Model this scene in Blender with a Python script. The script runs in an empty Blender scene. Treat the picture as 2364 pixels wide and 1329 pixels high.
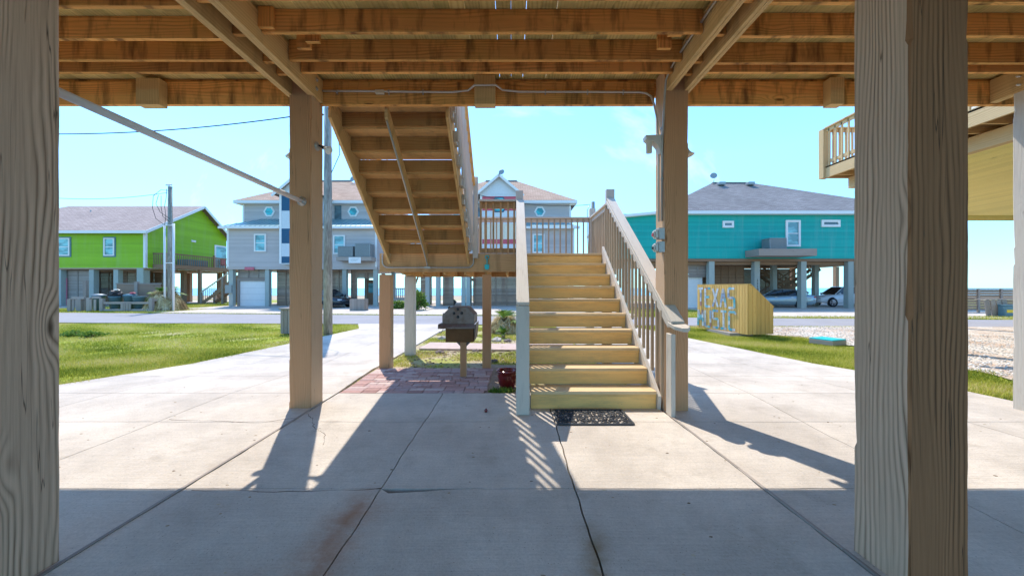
import bpy, bmesh, math, random
import numpy as np
from mathutils import Vector, Matrix
random.seed(7); np.random.seed(7)
R = math.radians
scene = bpy.context.scene
COL = scene.collection

# ------------------------------------------------------------------ camera
EYE = 1.45; F = 836.0
cd = bpy.data.cameras.new('camera'); cam = bpy.data.objects.new('camera', cd); COL.objects.link(cam)
cam.location = (0, 0, EYE); cam.rotation_euler = (R(90), 0, 0)
cd.sensor_width = 36; cd.lens = 36*F/2364; cd.clip_start = 0.05; cd.clip_end = 9000
scene.camera = cam

# ------------------------------------------------------------------ light
KX, KY = 0.25, 0.535            # ground shadow shift per metre of height (+x, -y)
EL = math.atan(1/math.hypot(KX, KY)); ROT = math.atan2(-KX, KY)
scene.view_settings.view_transform = 'Standard'; scene.view_settings.look = 'None'
scene.view_settings.exposure = 1.50; scene.view_settings.gamma = 1
w = bpy.data.worlds.new("World"); scene.world = w; w.use_nodes = True
nt = w.node_tree; nt.nodes.clear()
def wn(t, **k):
    n = nt.nodes.new(t)
    for a, b in k.items(): setattr(n, a, b)
    return n
sky = wn('ShaderNodeTexSky', sky_type='NISHITA', sun_disc=False, sun_elevation=EL, sun_rotation=ROT,
         altitude=0, air_density=1.0, dust_density=0.15, ozone_density=2.0)
tc = wn('ShaderNodeTexCoord'); mp = wn('ShaderNodeMapping'); mp.inputs['Rotation'].default_value = (0.3, 0.5, 0.5)
mp.inputs['Scale'].default_value = (1.0, 7.0, 2.0)
nz = wn('ShaderNodeTexNoise'); nz.inputs['Scale'].default_value = 1.3; nz.inputs['Detail'].default_value = 7; nz.inputs['Roughness'].default_value = 0.62
rp = wn('ShaderNodeValToRGB'); rp.color_ramp.elements[0].position = 0.56; rp.color_ramp.elements[0].color = (0, 0, 0, 1)
rp.color_ramp.elements[1].position = 0.82; rp.color_ramp.elements[1].color = (0.5, 0.5, 0.5, 1)
tint = wn('ShaderNodeMix', data_type='RGBA', blend_type='MULTIPLY'); tint.inputs[0].default_value = 1
tint.inputs[7].default_value = (0.585, 0.86, 1.04, 1)
mx = wn('ShaderNodeMix', data_type='RGBA'); mx.inputs[7].default_value = (4.6, 5.2, 5.6, 1)
bg = wn('ShaderNodeBackground'); bg.inputs['Strength'].default_value = 0.15
wo = wn('ShaderNodeOutputWorld'); L = nt.links.new
L(tc.outputs['Generated'], mp.inputs['Vector']); L(mp.outputs[0], nz.inputs['Vector']); L(nz.outputs[0], rp.inputs[0])
hz = wn('ShaderNodeSeparateXYZ'); L(tc.outputs['Generated'], hz.inputs[0])
hr = wn('ShaderNodeValToRGB'); hr.color_ramp.elements[0].position = 0.0; hr.color_ramp.elements[0].color = (0.50, 0.72, 0.85, 1)
hr.color_ramp.elements[1].position = 0.30; hr.color_ramp.elements[1].color = (1, 1, 1, 1); L(hz.outputs[2], hr.inputs[0])
h2 = wn('ShaderNodeMix', data_type='RGBA', blend_type='MULTIPLY'); h2.inputs[0].default_value = 1; L(sky.outputs[0], h2.inputs[6]); L(hr.outputs[0], h2.inputs[7])
L(h2.outputs[2], tint.inputs[6]); L(tint.outputs[2], mx.inputs[6]); L(rp.outputs[0], mx.inputs[0]); L(mx.outputs[2], bg.inputs[0]); L(bg.outputs[0], wo.inputs[0])
sl = bpy.data.lights.new('sun', 'SUN'); sl.energy = 2.0; sl.angle = R(0.5); sl.color = (1, 0.93, 0.83)
so = bpy.data.objects.new('sun', sl); COL.objects.link(so)
so.rotation_euler = Vector((-KX, KY, 1)).to_track_quat('Z', 'Y').to_euler()
so.location = (-5, 10, 20)

# ------------------------------------------------------------------ helpers
def prof(y):                      # height of the ground along the view
    return 0.0 if y <= 5 else (-0.12*(y-5)/2.5 if y < 7.5 else -0.12)
def W(px, py, Y): return Vector(((px-1182)*Y/F, Y, EYE+(664.5-py)*Y/F))
def WX(px, Y): return (px-1182)*Y/F
def WZ(py, Y): return EYE+(664.5-py)*Y/F

LOC = {}
class MB:
    def __init__(s): s.v = []; s.f = []; s.uv = []; s.r = []; s.sm = []
    def face(s, pts, uvs=None, rnd=0.5, smooth=False):
        b = len(s.v); s.v += [tuple(p) for p in pts]; s.f.append(list(range(b, b+len(pts))))
        s.uv.append(uvs or [(p[0], p[1]) for p in pts]); s.r.append(rnd); s.sm.append(smooth)
    def hexa(s, c, g=None, rnd=None, taper=None):
        """c = 8 corners, index = x*4+y*2+z in the local axes"""
        ax = [(Vector(c[4])-Vector(c[0])), (Vector(c[2])-Vector(c[0])), (Vector(c[1])-Vector(c[0]))]
        ln = [a.length for a in ax]
        if g is None: g = ln.index(max(ln))
        ou, ov = random.uniform(-40, 40), random.uniform(-40, 40)
        if rnd is None: rnd = random.random()
        b = len(s.v); s.v += [tuple(p) for p in c]
        co = [(i >> 2 & 1, i >> 1 & 1, i & 1) for i in range(8)]
        for n, fc in ((0, (0, 1, 3, 2)), (0, (4, 6, 7, 5)), (1, (0, 4, 5, 1)), (1, (2, 3, 7, 6)), (2, (0, 2, 6, 4)), (2, (1, 5, 7, 3))):
            s.f.append([b+i for i in fc]); s.r.append(rnd); s.sm.append(False)
            o = [a for a in range(3) if a != n]
            if g in o: ua = g; va = [a for a in o if a != g][0]; k = 1
            else: ua, va = o; k = 0.3
            s.uv.append([(ou+n*0.37+k*co[i][ua]*ln[ua], ov+n*1.7+co[i][va]*ln[va]) for i in fc])
    def box(s, x0, x1, y0, y1, z0, z1, g=None, rnd=None):
        s.hexa([(x, y, z) for x in (x0, x1) for y in (y0, y1) for z in (z0, z1)], g, rnd)
    def bar(s, p0, p1, w, h, up=(0, 0, 1), rnd=None, cut=None):
        """board from p0 to p1: w across, h along up"""
        p0, p1 = Vector(p0), Vector(p1); d = (p1-p0).normalized(); up = Vector(up)
        sd = d.cross(up); sd.normalize(); u = sd.cross(d)
        c = [p + sd*a*w/2 + u*b*h/2 for p in (p0, p1) for a in (-1, 1) for b in (-1, 1)]
        s.hexa(c, 0, rnd)
    def vbar(s, p0, p1, w, hz, rnd=None):
        """sloping board with plumb (vertical) ends: w across (x), hz vertical depth below the line"""
        p0, p1 = Vector(p0), Vector(p1); d = p1-p0; sd = Vector((d.y, -d.x, 0)).normalized()
        c = [p + sd*a*w/2 - Vector((0, 0, hz*(1-b))) for p in (p0, p1) for a in (-1, 1) for b in (0, 1)]
        s.hexa(c, 0, rnd)
    def prism(s, poly, ext, rnd=0.5):
        """poly: 3D points of a flat outline, ext: extrusion vector"""
        ext = Vector(ext); a = [Vector(p) for p in poly]; b = [p+ext for p in a]; n = len(a)
        d1 = (a[1]-a[0]).normalized(); nn = d1.cross(a[2]-a[0]); d2 = nn.cross(d1).normalized() if nn.length else Vector((0, 0, 1))
        ou, ov = random.uniform(-40, 40), random.uniform(-40, 40)
        q = lambda p: (ou+(p-a[0]).dot(d1), ov+(p-a[0]).dot(d2))
        i0 = len(s.v); s.v += [tuple(p) for p in a+b]
        s.f.append([i0+i for i in range(n)]); s.uv.append([q(p) for p in a]); s.r.append(rnd); s.sm.append(False)
        s.f.append([i0+n+i for i in reversed(range(n))]); s.uv.append([q(p) for p in reversed(b)]); s.r.append(rnd); s.sm.append(False)
        acc = 0
        for i in range(n):
            j = (i+1) % n; l = (a[j]-a[i]).length
            s.f.append([i0+i, i0+j, i0+n+j, i0+n+i]); s.uv.append([(ou+acc, ov), (ou+acc+l, ov), (ou+acc+l, ov+ext.length), (ou+acc, ov+ext.length)])
            s.r.append(rnd); s.sm.append(False); acc += l
    def tube(s, pts, r, n=8, rnd=0.5, caps=True):
        pts = [Vector(p) for p in pts]; m = len(pts); rr = r if isinstance(r, (list, tuple)) else [r]*m
        d0 = (pts[1]-pts[0]).normalized(); u = d0.orthogonal().normalized(); b = len(s.v); acc = 0
        accs = []
        for i, p in enumerate(pts):
            if i == 0: d = d0
            elif i == m-1: d = (pts[-1]-pts[-2]).normalized()
            else: d = ((pts[i]-pts[i-1]).normalized()+(pts[i+1]-pts[i]).normalized()).normalized()
            u = (u-d*u.dot(d)).normalized(); w_ = d.cross(u)
            if i: acc += (p-pts[i-1]).length
            accs.append(acc)
            for k in range(n):
                a = 2*math.pi*k/n; s.v.append(tuple(p+(u*math.cos(a)+w_*math.sin(a))*rr[i]))
        ou, ov = random.uniform(-40, 40), random.uniform(-40, 40)
        for i in range(m-1):
            for k in range(n):
                k2 = (k+1) % n
                s.f.append([b+i*n+k, b+i*n+k2, b+(i+1)*n+k2, b+(i+1)*n+k]); s.r.append(rnd); s.sm.append(True)
                c = 2*math.pi*rr[i]/n
                s.uv.append([(ou+accs[i], ov+k*c), (ou+accs[i], ov+(k+1)*c), (ou+accs[i+1], ov+(k+1)*c), (ou+accs[i+1], ov+k*c)])
        if caps:
            for e, rev in ((0, True), (m-1, False)):
                idx = [b+e*n+k for k in range(n)]
                if rev: idx.reverse()
                s.f.append(idx); s.uv.append([(0, 0)]*n); s.r.append(rnd); s.sm.append(False)
    def lathe(s, prf, c=(0, 0, 0), n=20, axis=(0, 0, 1), rnd=0.5, smooth=True):
        c = Vector(c); ax = Vector(axis).normalized(); u = ax.orthogonal().normalized(); v = ax.cross(u); b = len(s.v)
        for (r_, z_) in prf:
            for k in range(n):
                a = 2*math.pi*k/n; s.v.append(tuple(c+ax*z_+(u*math.cos(a)+v*math.sin(a))*max(r_, 1e-4)))
        for i in range(len(prf)-1):
            for k in range(n):
                k2 = (k+1) % n
                s.f.append([b+i*n+k, b+i*n+k2, b+(i+1)*n+k2, b+(i+1)*n+k]); s.r.append(rnd); s.sm.append(smooth)
                s.uv.append([(k/n, i), ((k+1)/n, i), ((k+1)/n, i+1), (k/n, i+1)])
    def blob(s, c, r, n=6, jit=0.25, sq=(1, 1, 1), rnd=None):
        """irregular stone"""
        if rnd is None: rnd = random.random()
        b = len(s.v); m = n-2
        rows = []
        s.v.append((c[0], c[1], c[2]-r*sq[2])); bot = b
        for i in range(1, m+1):
            t = math.pi*i/(m+1)-math.pi/2; row = []
            for k in range(n):
                a = 2*math.pi*k/n+random.uniform(-.2, .2); q = r*(1+random.uniform(-jit, jit))
                row.append(len(s.v)); s.v.append((c[0]+q*math.cos(t)*math.cos(a)*sq[0], c[1]+q*math.cos(t)*math.sin(a)*sq[1], c[2]+q*math.sin(t)*sq[2]))
            rows.append(row)
        top = len(s.v); s.v.append((c[0], c[1], c[2]+r*sq[2]))
        def F_(ix): s.f.append(ix); s.uv.append([(0, 0)]*len(ix)); s.r.append(rnd); s.sm.append(False)
        for k in range(n):
            k2 = (k+1) % n; F_([bot, rows[0][k2], rows[0][k]]); F_([top, rows[-1][k], rows[-1][k2]])
            for i in range(len(rows)-1): F_([rows[i][k], rows[i][k2], rows[i+1][k2], rows[i+1][k]])
    def build(s, name, mat, parent=None, bevel=0, recalc=True, seg=2, sub=0):
        me = bpy.data.meshes.new(name)
        v = np.array(s.v, dtype=float)
        if parent is not None: org = LOC.get(parent.name, Vector((0, 0, 0)))
        elif name in FLAT: org = Vector((0, 0, 0))
        else: org = Vector(((v[:, 0].min()+v[:, 0].max())/2, (v[:, 1].min()+v[:, 1].max())/2, v[:, 2].min()))
        v = v-np.array(org)
        me.from_pydata(v.tolist(), [], s.f)
        if recalc:
            bm = bmesh.new(); bm.from_mesh(me); bmesh.ops.recalc_face_normals(bm, faces=bm.faces)
            # recalc keeps the face order but may flip the loop order, so UVs are written through the vertex map below
            bm.to_mesh(me); bm.free()
        uvl = me.uv_layers.new(name='UVMap'); arr = np.zeros(len(me.loops)*2)
        for p, uv, src in zip(me.polygons, s.uv, s.f):
            d = dict(zip(src, uv))
            for li in p.loop_indices:
                q = d[me.loops[li].vertex_index]; arr[2*li] = q[0]; arr[2*li+1] = q[1]
        uvl.data.foreach_set('uv', arr)
        at = me.attributes.new('rnd', 'FLOAT', 'FACE'); at.data.foreach_set('value', s.r)
        me.polygons.foreach_set('use_smooth', s.sm)
        me.materials.append(mat); me.update()
        o = bpy.data.objects.new(name, me); COL.objects.link(o)
        if parent is not None: o.parent = parent; LOC[o.name] = org
        else: o.location = org; LOC[o.name] = org
        if bevel:
            b = o.modifiers.new('bevel', 'BEVEL'); b.width = bevel; b.segments = seg; b.limit_method = 'ANGLE'; b.harden_normals = False
        return o
FLAT = set()
def thing(name, label, cat, loc=(0, 0, 0), group=None):
    o = bpy.data.objects.new(name, None); COL.objects.link(o); o.location = loc; o.empty_display_size = 0.2
    LOC[o.name] = Vector(loc); o['label'] = label; o['category'] = cat
    if group: o['group'] = group
    return o
def tag(o, label, cat, group=None, kind=None):
    o['label'] = label; o['category'] = cat
    if group: o['group'] = group
    if kind: o['kind'] = kind
    return o
def struct(o): o['kind'] = 'structure'; return o
def dup(root, loc, rz=0, label=None, group=None, scale=None):
    r = root.copy(); COL.objects.link(r); r.location = loc; r.rotation_euler = (0, 0, rz)
    if scale: r.scale = (scale,)*3
    if label: r['label'] = label
    if group: r['group'] = group
    for ch in list(root.children):
        c = ch.copy(); COL.objects.link(c); c.parent = r
        for g in ch.children:
            d = g.copy(); COL.objects.link(d); d.parent = c
    return r

# ------------------------------------------------------------------ materials
class NT:
    def __init__(s, name, rough=0.8, spec=0.3, metal=0):
        s.m = bpy.data.materials.new(name); s.m.use_nodes = True; s.t = s.m.node_tree
        s.b = s.t.nodes['Principled BSDF']; s.b.inputs['Roughness'].default_value = rough
        s.b.inputs['Specular IOR Level'].default_value = spec; s.b.inputs['Metallic'].default_value = metal
    def n(s, t, **k):
        q = s.t.nodes.new(t)
        for a, b in k.items(): setattr(q, a, b)
        return q
    def l(s, a, b): s.t.links.new(a, b)
    def coord(s, kind='UV', scale=(1, 1, 1), loc=(0, 0, 0), rot=(0, 0, 0)):
        c = s.n('ShaderNodeTexCoord'); m = s.n('ShaderNodeMapping'); m.inputs['Scale'].default_value = scale
        m.inputs['Location'].default_value = loc; m.inputs['Rotation'].default_value = rot
        s.l(c.outputs[kind], m.inputs[0]); return m.outputs[0]
    def pos(s, scale=(1, 1, 1)):
        c = s.n('ShaderNodeNewGeometry'); m = s.n('ShaderNodeMapping'); m.inputs['Scale'].default_value = scale
        s.l(c.outputs['Position'], m.inputs[0]); return m.outputs[0]
    def noise(s, vec, scale=1, detail=3, rough=0.5, dist=0):
        q = s.n('ShaderNodeTexNoise'); q.inputs['Scale'].default_value = scale; q.inputs['Detail'].default_value = detail
        q.inputs['Roughness'].default_value = rough; q.inputs['Distortion'].default_value = dist; s.l(vec, q.inputs['Vector']); return q.outputs[0]
    def vor(s, vec, scale=1, out='Distance', feat='F1'):
        q = s.n('ShaderNodeTexVoronoi', feature=feat); q.inputs['Scale'].default_value = scale; s.l(vec, q.inputs['Vector']); return q.outputs[out]
    def math(s, op, a, b=None, c=None, clamp=False):
        q = s.n('ShaderNodeMath', operation=op, use_clamp=clamp)
        for i, x in enumerate((a, b, c)):
            if x is None: continue
            if isinstance(x, (int, float)): q.inputs[i].default_value = x
            else: s.l(x, q.inputs[i])
        return q.outputs[0]
    def ramp(s, f, stops, interp='LINEAR'):
        q = s.n('ShaderNodeValToRGB'); q.color_ramp.interpolation = interp; e = q.color_ramp.elements
        while len(e) < len(stops): e.new(0.5)
        for x, (p, c) in zip(e, stops):
            x.position = p; x.color = (c, c, c, 1) if isinstance(c, (int, float)) else (*c, 1)
        s.l(f, q.inputs[0]); return q.outputs[0]
    def mix(s, f, a, b, mode='MIX'):
        q = s.n('ShaderNodeMix', data_type='RGBA', blend_type=mode)
        for i, x in ((0, f), (6, a), (7, b)):
            if isinstance(x, (int, float)): q.inputs[i].default_value = x
            elif isinstance(x, tuple): q.inputs[i].default_value = (*x, 1)
            else: s.l(x, q.inputs[i])
        return q.outputs[2]
    def scal(s, col, f):   # colour times scalar socket
        q = s.n('ShaderNodeVectorMath', operation='SCALE')
        if isinstance(col, tuple): q.inputs[0].default_value = col
        else: s.l(col, q.inputs[0])
        if isinstance(f, (int, float)): q.inputs['Scale'].default_value = f
        else: s.l(f, q.inputs['Scale'])
        return q.outputs[0]
    def rnd(s):
        q = s.n('ShaderNodeAttribute', attribute_name='rnd'); return q.outputs['Fac']
    def col(s, c):
        if isinstance(c, tuple): s.b.inputs['Base Color'].default_value = (*c, 1)
        else: s.l(c, s.b.inputs['Base Color'])
        return s
    def bump(s, h, strength=0.3, dist=0.01):
        q = s.n('ShaderNodeBump'); q.inputs['Strength'].default_value = strength; q.inputs['Distance'].default_value = dist
        s.l(h, q.inputs['Height']); s.l(q.outputs[0], s.b.inputs['Normal']); return s

def wood(name, light, dark, rings=14, fine=0.45, var=0.3, stain=0.0, stcol=(0.06, 0.045, 0.02), bump=0.35, rough=0.82, knots=0.75, cracks=0.0, green=0.0, paint=None, shade_tint=None):
    N = NT(name, rough, 0.25)
    low = N.noise(N.coord('UV', (0.5, 3.2, 1)), 1, 2, 0.4)
    kv = N.coord('UV', (1.6, 5.2, 1)); kd = N.vor(kv, 1); kc = N.vor(kv, 1, 'Color'); kmask = N.ramp(kc, [(knots, 0.0), (knots+0.02, 1.0)])
    bend = N.math('MULTIPLY', N.ramp(kd, [(0.0, 1.0), (0.42, 0.0)], 'EASE'), kmask)
    sv = N.n('ShaderNodeSeparateXYZ'); N.l(N.coord('UV'), sv.inputs[0])
    wv = N.noise(N.coord('UV', (2.2, 9, 1)), 1, 2, 0.5)
    ph = N.math('ADD', N.math('MULTIPLY', sv.outputs[1], rings*3.2), N.math('MULTIPLY', low, rings*0.62))
    ph = N.math('ADD', ph, N.math('MULTIPLY', wv, 0.9))
    ph = N.math('ADD', ph, N.math('MULTIPLY', bend, 2.6))
    ring = N.math('SINE', N.math('MULTIPLY', ph, 6.283))
    ring = N.math('MULTIPLY_ADD', ring, 0.5, 0.5)
    ring = N.math('POWER', ring, 0.4)
    modn = N.ramp(N.noise(N.coord('UV', (0.9, 7, 1), loc=(5, 8, 0)), 1, 2, 0.5), [(0.38, 0.08), (0.62, 1.0)])
    ring = N.math('ADD', 0.70, N.math('MULTIPLY', N.math('SUBTRACT', ring, 0.70), modn))
    fib = N.noise(N.coord('UV', (2.2, 130, 1)), 1, 4, 0.7)
    big = N.noise(N.coord('UV', (0.7, 2.2, 1)), 1, 3, 0.55)
    f = N.math('ADD', N.math('MULTIPLY', ring, 1-fine), N.math('MULTIPLY', fib, fine))
    c = N.mix(N.ramp(f, [(0.18, 0.0), (0.75, 1.0)]), dark, light)
    # knots
    km = N.math('MULTIPLY', N.ramp(kd, [(0.05, 1.0), (0.12, 0.0)]), kmask)
    c = N.mix(km, c, tuple(x*0.42 for x in dark))
    v = N.math('MULTIPLY_ADD', N.math('ADD', big, N.rnd()), var, 1-var)
    c = N.scal(c, v)
    if stain:
        sn = N.noise(N.coord('UV', (5.5, 1.0, 1)), 1, 4, 0.6)
        c = N.mix(N.math('MULTIPLY', N.ramp(sn, [(0.5, 0.0), (0.68, 1.0)]), stain), c, stcol)
    if green:
        gn = N.noise(N.coord('UV', (1.3, 3.0, 1), loc=(9, 3, 0)), 1, 4, 0.6)
        c = N.mix(N.math('MULTIPLY', N.ramp(gn, [(0.5, 0.0), (0.7, 1.0)]), green), c, (0.28, 0.30, 0.05))
    if paint:
        pn = N.noise(N.coord('UV', (2.5, 14, 1)), 1, 5, 0.65)
        c = N.mix(N.ramp(pn, [(0.50, 1.0), (0.66, 0.35)]), c, paint)
    if shade_tint:   # camera-facing sides: browner wood, with their shade multiplied into the colour
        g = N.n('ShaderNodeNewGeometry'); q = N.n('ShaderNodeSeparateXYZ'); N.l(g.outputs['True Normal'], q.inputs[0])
        c = N.mix(N.math('LESS_THAN', q.outputs[1], -0.5), c, shade_tint, 'MULTIPLY')
        #
    h = N.math('ADD', N.math('MULTIPLY', ring, 0.6), fib)
    if cracks:
        cn = N.noise(N.coord('UV', (0.55, 20, 1), loc=(3, 7, 0)), 1, 2, 0.5)
        ck = N.ramp(N.math('ABSOLUTE', N.math('SUBTRACT', cn, 0.5)), [(0.0, 1.0), (0.007, 0.0)])
        cg = N.ramp(N.noise(N.coord('UV', (0.8, 9, 1), loc=(13, 1, 0)), 1, 1), [(0.52, 0.0), (0.56, 1.0)])
        ck = N.math('MULTIPLY', N.math('MULTIPLY', ck, cg), cracks)
        c = N.mix(ck, c, (0.02, 0.015, 0.01)); h = N.math('SUBTRACT', h, N.math('MULTIPLY', ck, 3))
    N.col(c).bump(h, bump, 0.006)
    return N.m
def plain(name, c, rough=0.6, spec=0.4, metal=0, nv=0.12, ns=6, bump=0.0):
    N = NT(name, rough, spec, metal)
    n = N.noise(N.coord('Object', (ns, ns, ns)), 1, 4, 0.6)
    N.col(N.scal(c, N.math('MULTIPLY_ADD', n, 2*nv, 1-nv)))
    if bump: N.bump(n, bump, 0.01)
    return N.m
M = {}
M['joist'] = wood('joist_wood', (0.86, 0.43, 0.13), (0.50, 0.21, 0.055), 9, 0.45, 0.42, stain=0.8, stcol=(0.10, 0.04, 0.015), green=0.18)
M['beam'] = wood('beam_wood', (0.74, 0.50, 0.23), (0.54, 0.33, 0.13), 10, 0.45, 0.22, stain=0.22)
M['board'] = wood('deck_board_wood', (0.80, 0.62, 0.24), (0.58, 0.40, 0.13), 8, 0.4, 0.35, stain=0.3, green=0.35)
M['post'] = wood('weathered_post_wood', (0.78, 0.52, 0.36), (0.20, 0.115, 0.065), 14, 0.42, 0.26, bump=0.5, cracks=0.8, knots=0.70, shade_tint=(0.58, 0.35, 0.21))
M['post2'] = wood('brown_post_wood', (0.66, 0.45, 0.29), (0.44, 0.27, 0.15), 17, 0.4, 0.16, bump=0.4, cracks=0.5, knots=0.74, shade_tint=(0.88, 0.70, 0.56))
M['flightshade'] = wood('shaded_riser_wood', (0.44, 0.235, 0.085), (0.27, 0.13, 0.04), 9, 0.4, 0.28, stain=0.5)  # darker copy of the flight wood: shade on the riser backs put into colour
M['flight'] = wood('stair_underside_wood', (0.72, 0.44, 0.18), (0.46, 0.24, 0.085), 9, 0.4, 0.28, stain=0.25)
M['landing'] = wood('landing_wood', (0.58, 0.35, 0.17), (0.40, 0.215, 0.09), 9, 0.4, 0.22, stain=0.3)
M['white'] = wood('bleached_rail_wood', (0.56, 0.50, 0.43), (0.36, 0.31, 0.25), 10, 0.6, 0.16, bump=0.35, paint=(0.60, 0.535, 0.45))
M['baluster'] = wood('baluster_wood', (0.46, 0.35, 0.24), (0.30, 0.21, 0.13), 8, 0.6, 0.25)
M['soffit'] = wood('yellow_pine_soffit', (0.86, 0.74, 0.28), (0.74, 0.58, 0.17), 8, 0.5, 0.12, knots=0.6)
M['newwood'] = wood('new_pine', (0.68, 0.47, 0.25), (0.50, 0.31, 0.13), 8, 0.5, 0.14, knots=0.66)
M['cedar'] = wood('cedar_boards', (0.78, 0.47, 0.15), (0.60, 0.31, 0.08), 8, 0.5, 0.25, knots=0.6)
M['greywood'] = wood('grey_timber', (0.36, 0.31, 0.27), (0.22, 0.18, 0.15), 10, 0.6, 0.3)
M['slat'] = wood('slat_timber', (0.36, 0.25, 0.18), (0.22, 0.145, 0.10), 9, 0.6, 0.45)
M['pile'] = wood('pale_pile_timber', (0.42, 0.46, 0.42), (0.28, 0.31, 0.28), 10, 0.6, 0.2)
M['brownwood'] = wood('brown_timber', (0.34, 0.22, 0.14), (0.22, 0.13, 0.08), 9, 0.6, 0.25)

def paintwood(name, c, worn):
    N = NT(name, 0.55, 0.35)
    n = N.noise(N.coord('UV', (1.5, 9, 1)), 1, 5, 0.65); n2 = N.noise(N.coord('UV', (2, 90, 1)), 1, 3, 0.6)
    cc = N.scal(c, N.math('MULTIPLY_ADD', N.rnd(), 0.12, 0.94))
    cc = N.mix(N.ramp(n, [(0.60, 0.0), (0.78, 0.8)]), cc, worn)
    sp = N.vor(N.coord('UV', (7, 30, 1)), 1); cc = N.mix(N.ramp(sp, [(0.035, 0.8), (0.06, 0.0)]), cc, (0.12, 0.08, 0.04))
    gr = N.noise(N.coord('UV', (1.1, 5, 1), loc=(4, 4, 0)), 1, 6, 0.75); cc = N.mix(N.ramp(gr, [(0.46, 0.0), (0.72, 0.6)]), cc, (0.34, 0.22, 0.10))
    cc = N.scal(cc, N.math('MULTIPLY_ADD', n2, 0.3, 0.85))
    N.col(cc).bump(n2, 0.25, 0.004); return N.m
M['yellow'] = paintwood('yellow_step_paint', (0.86, 0.52, 0.17), (0.52, 0.34, 0.16))
M['tread'] = paintwood('worn_tread_paint', (0.70, 0.50, 0.27), (0.50, 0.38, 0.26))
M['galv'] = plain('galvanised_metal', (0.45, 0.44, 0.42), 0.45, 0.5, 0.6, 0.15, 30)
M['conduit'] = plain('painted_conduit', (0.62, 0.60, 0.55), 0.4, 0.5, 0.15, 0.1, 12)
M['pvc'] = plain('pvc_pipe', (0.80, 0.74, 0.72), 0.4, 0.5, 0, 0.12, 8)
M['black'] = plain('black_plastic', (0.025, 0.027, 0.03), 0.5, 0.4, 0, 0.3, 20)
M['rubber'] = plain('black_rubber', (0.030, 0.033, 0.038), 0.5, 0.5, 0, 0.3, 40)
M['cream'] = plain('cream_plastic', (0.68, 0.62, 0.50), 0.4, 0.4, 0, 0.05)
M['bulb'] = plain('frosted_bulb_glass', (0.85, 0.84, 0.80), 0.15, 0.6, 0, 0.03)
M['whitepaint'] = plain('white_trim_paint', (0.76, 0.76, 0.74), 0.5, 0.4, 0, 0.06, 4)
M['navy'] = plain('navy_paint', (0.02, 0.09, 0.17), 0.5)
M['red'] = plain('coral_red_paint', (0.55, 0.10, 0.13), 0.55)
M['pink'] = plain('pink_paint', (0.62, 0.20, 0.26), 0.6)
M['creampaint'] = plain('cream_wall_paint', (0.72, 0.66, 0.52), 0.6)
M['wallwhite'] = plain('pale_wall_paint', (0.62, 0.66, 0.68), 0.6)
M['glaze'] = plain('red_glaze', (0.16, 0.012, 0.012), 0.12, 0.6, 0, 0.3, 14)
M['soil'] = plain('potting_soil', (0.06, 0.04, 0.025), 0.95, 0.1, 0, 0.4, 40, 0.6)
M['tealplastic'] = plain('teal_plastic', (0.01, 0.50, 0.52), 0.35, 0.5, 0, 0.08)
M['acgrey'] = plain('air_conditioner_grey', (0.30, 0.33, 0.33), 0.5, 0.5, 0.3, 0.12, 10)
M['bin'] = plain('blue_grey_bin_plastic', (0.10, 0.20, 0.24), 0.5, 0.4, 0, 0.15, 6)
M['yellowlabel'] = plain('yellow_label', (0.75, 0.52, 0.02), 0.5)
M['tyre'] = plain('tyre_rubber', (0.02, 0.02, 0.022), 0.8, 0.2)
M['rim'] = plain('alloy_rim', (0.42, 0.43, 0.45), 0.3, 0.5, 0.7)
M['carglass'] = plain('tinted_car_glass', (0.015, 0.025, 0.03), 0.06, 0.8)
M['taillight'] = plain('red_lens', (0.35, 0.01, 0.01), 0.2, 0.6)
M['headlight'] = plain('clear_lens', (0.7, 0.72, 0.74), 0.1, 0.7)
M['chrome'] = plain('chrome', (0.7, 0.7, 0.7), 0.15, 0.5, 0.9)
def carpaint(n, c, metal=0.3):
    N = NT(n, 0.25, 0.6, metal); N.b.inputs['Coat Weight'].default_value = 0.8; N.b.inputs['Coat Roughness'].default_value = 0.05
    N.col(N.scal(c, N.math('MULTIPLY_ADD', N.noise(N.coord('Object', (3, 3, 3)), 1, 3), 0.16, 0.92))); return N.m
M['carblack'] = carpaint('black_car_paint', (0.012, 0.014, 0.02)); M['carsilver'] = carpaint('silver_car_paint', (0.30, 0.40, 0.44), 0.5)
M['carwhite'] = carpaint('white_car_paint', (0.66, 0.70, 0.72), 0.0)

def glasspane(name, c):
    N = NT(name, 0.08, 0.8)
    n = N.noise(N.coord('Object', (0.8, 0.8, 1.6)), 1, 3); N.col(N.mix(N.ramp(n, [(0.42, 0.0), (0.56, 1.0)]), tuple(x*0.45 for x in c), c)); return N.m
M['pane'] = glasspane('window_glass', (0.20, 0.52, 0.55)); M['tealpane'] = glasspane('teal_window_glass', (0.02, 0.50, 0.52))
M['darkpane'] = glasspane('dark_window_glass', (0.10, 0.17, 0.19))

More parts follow.
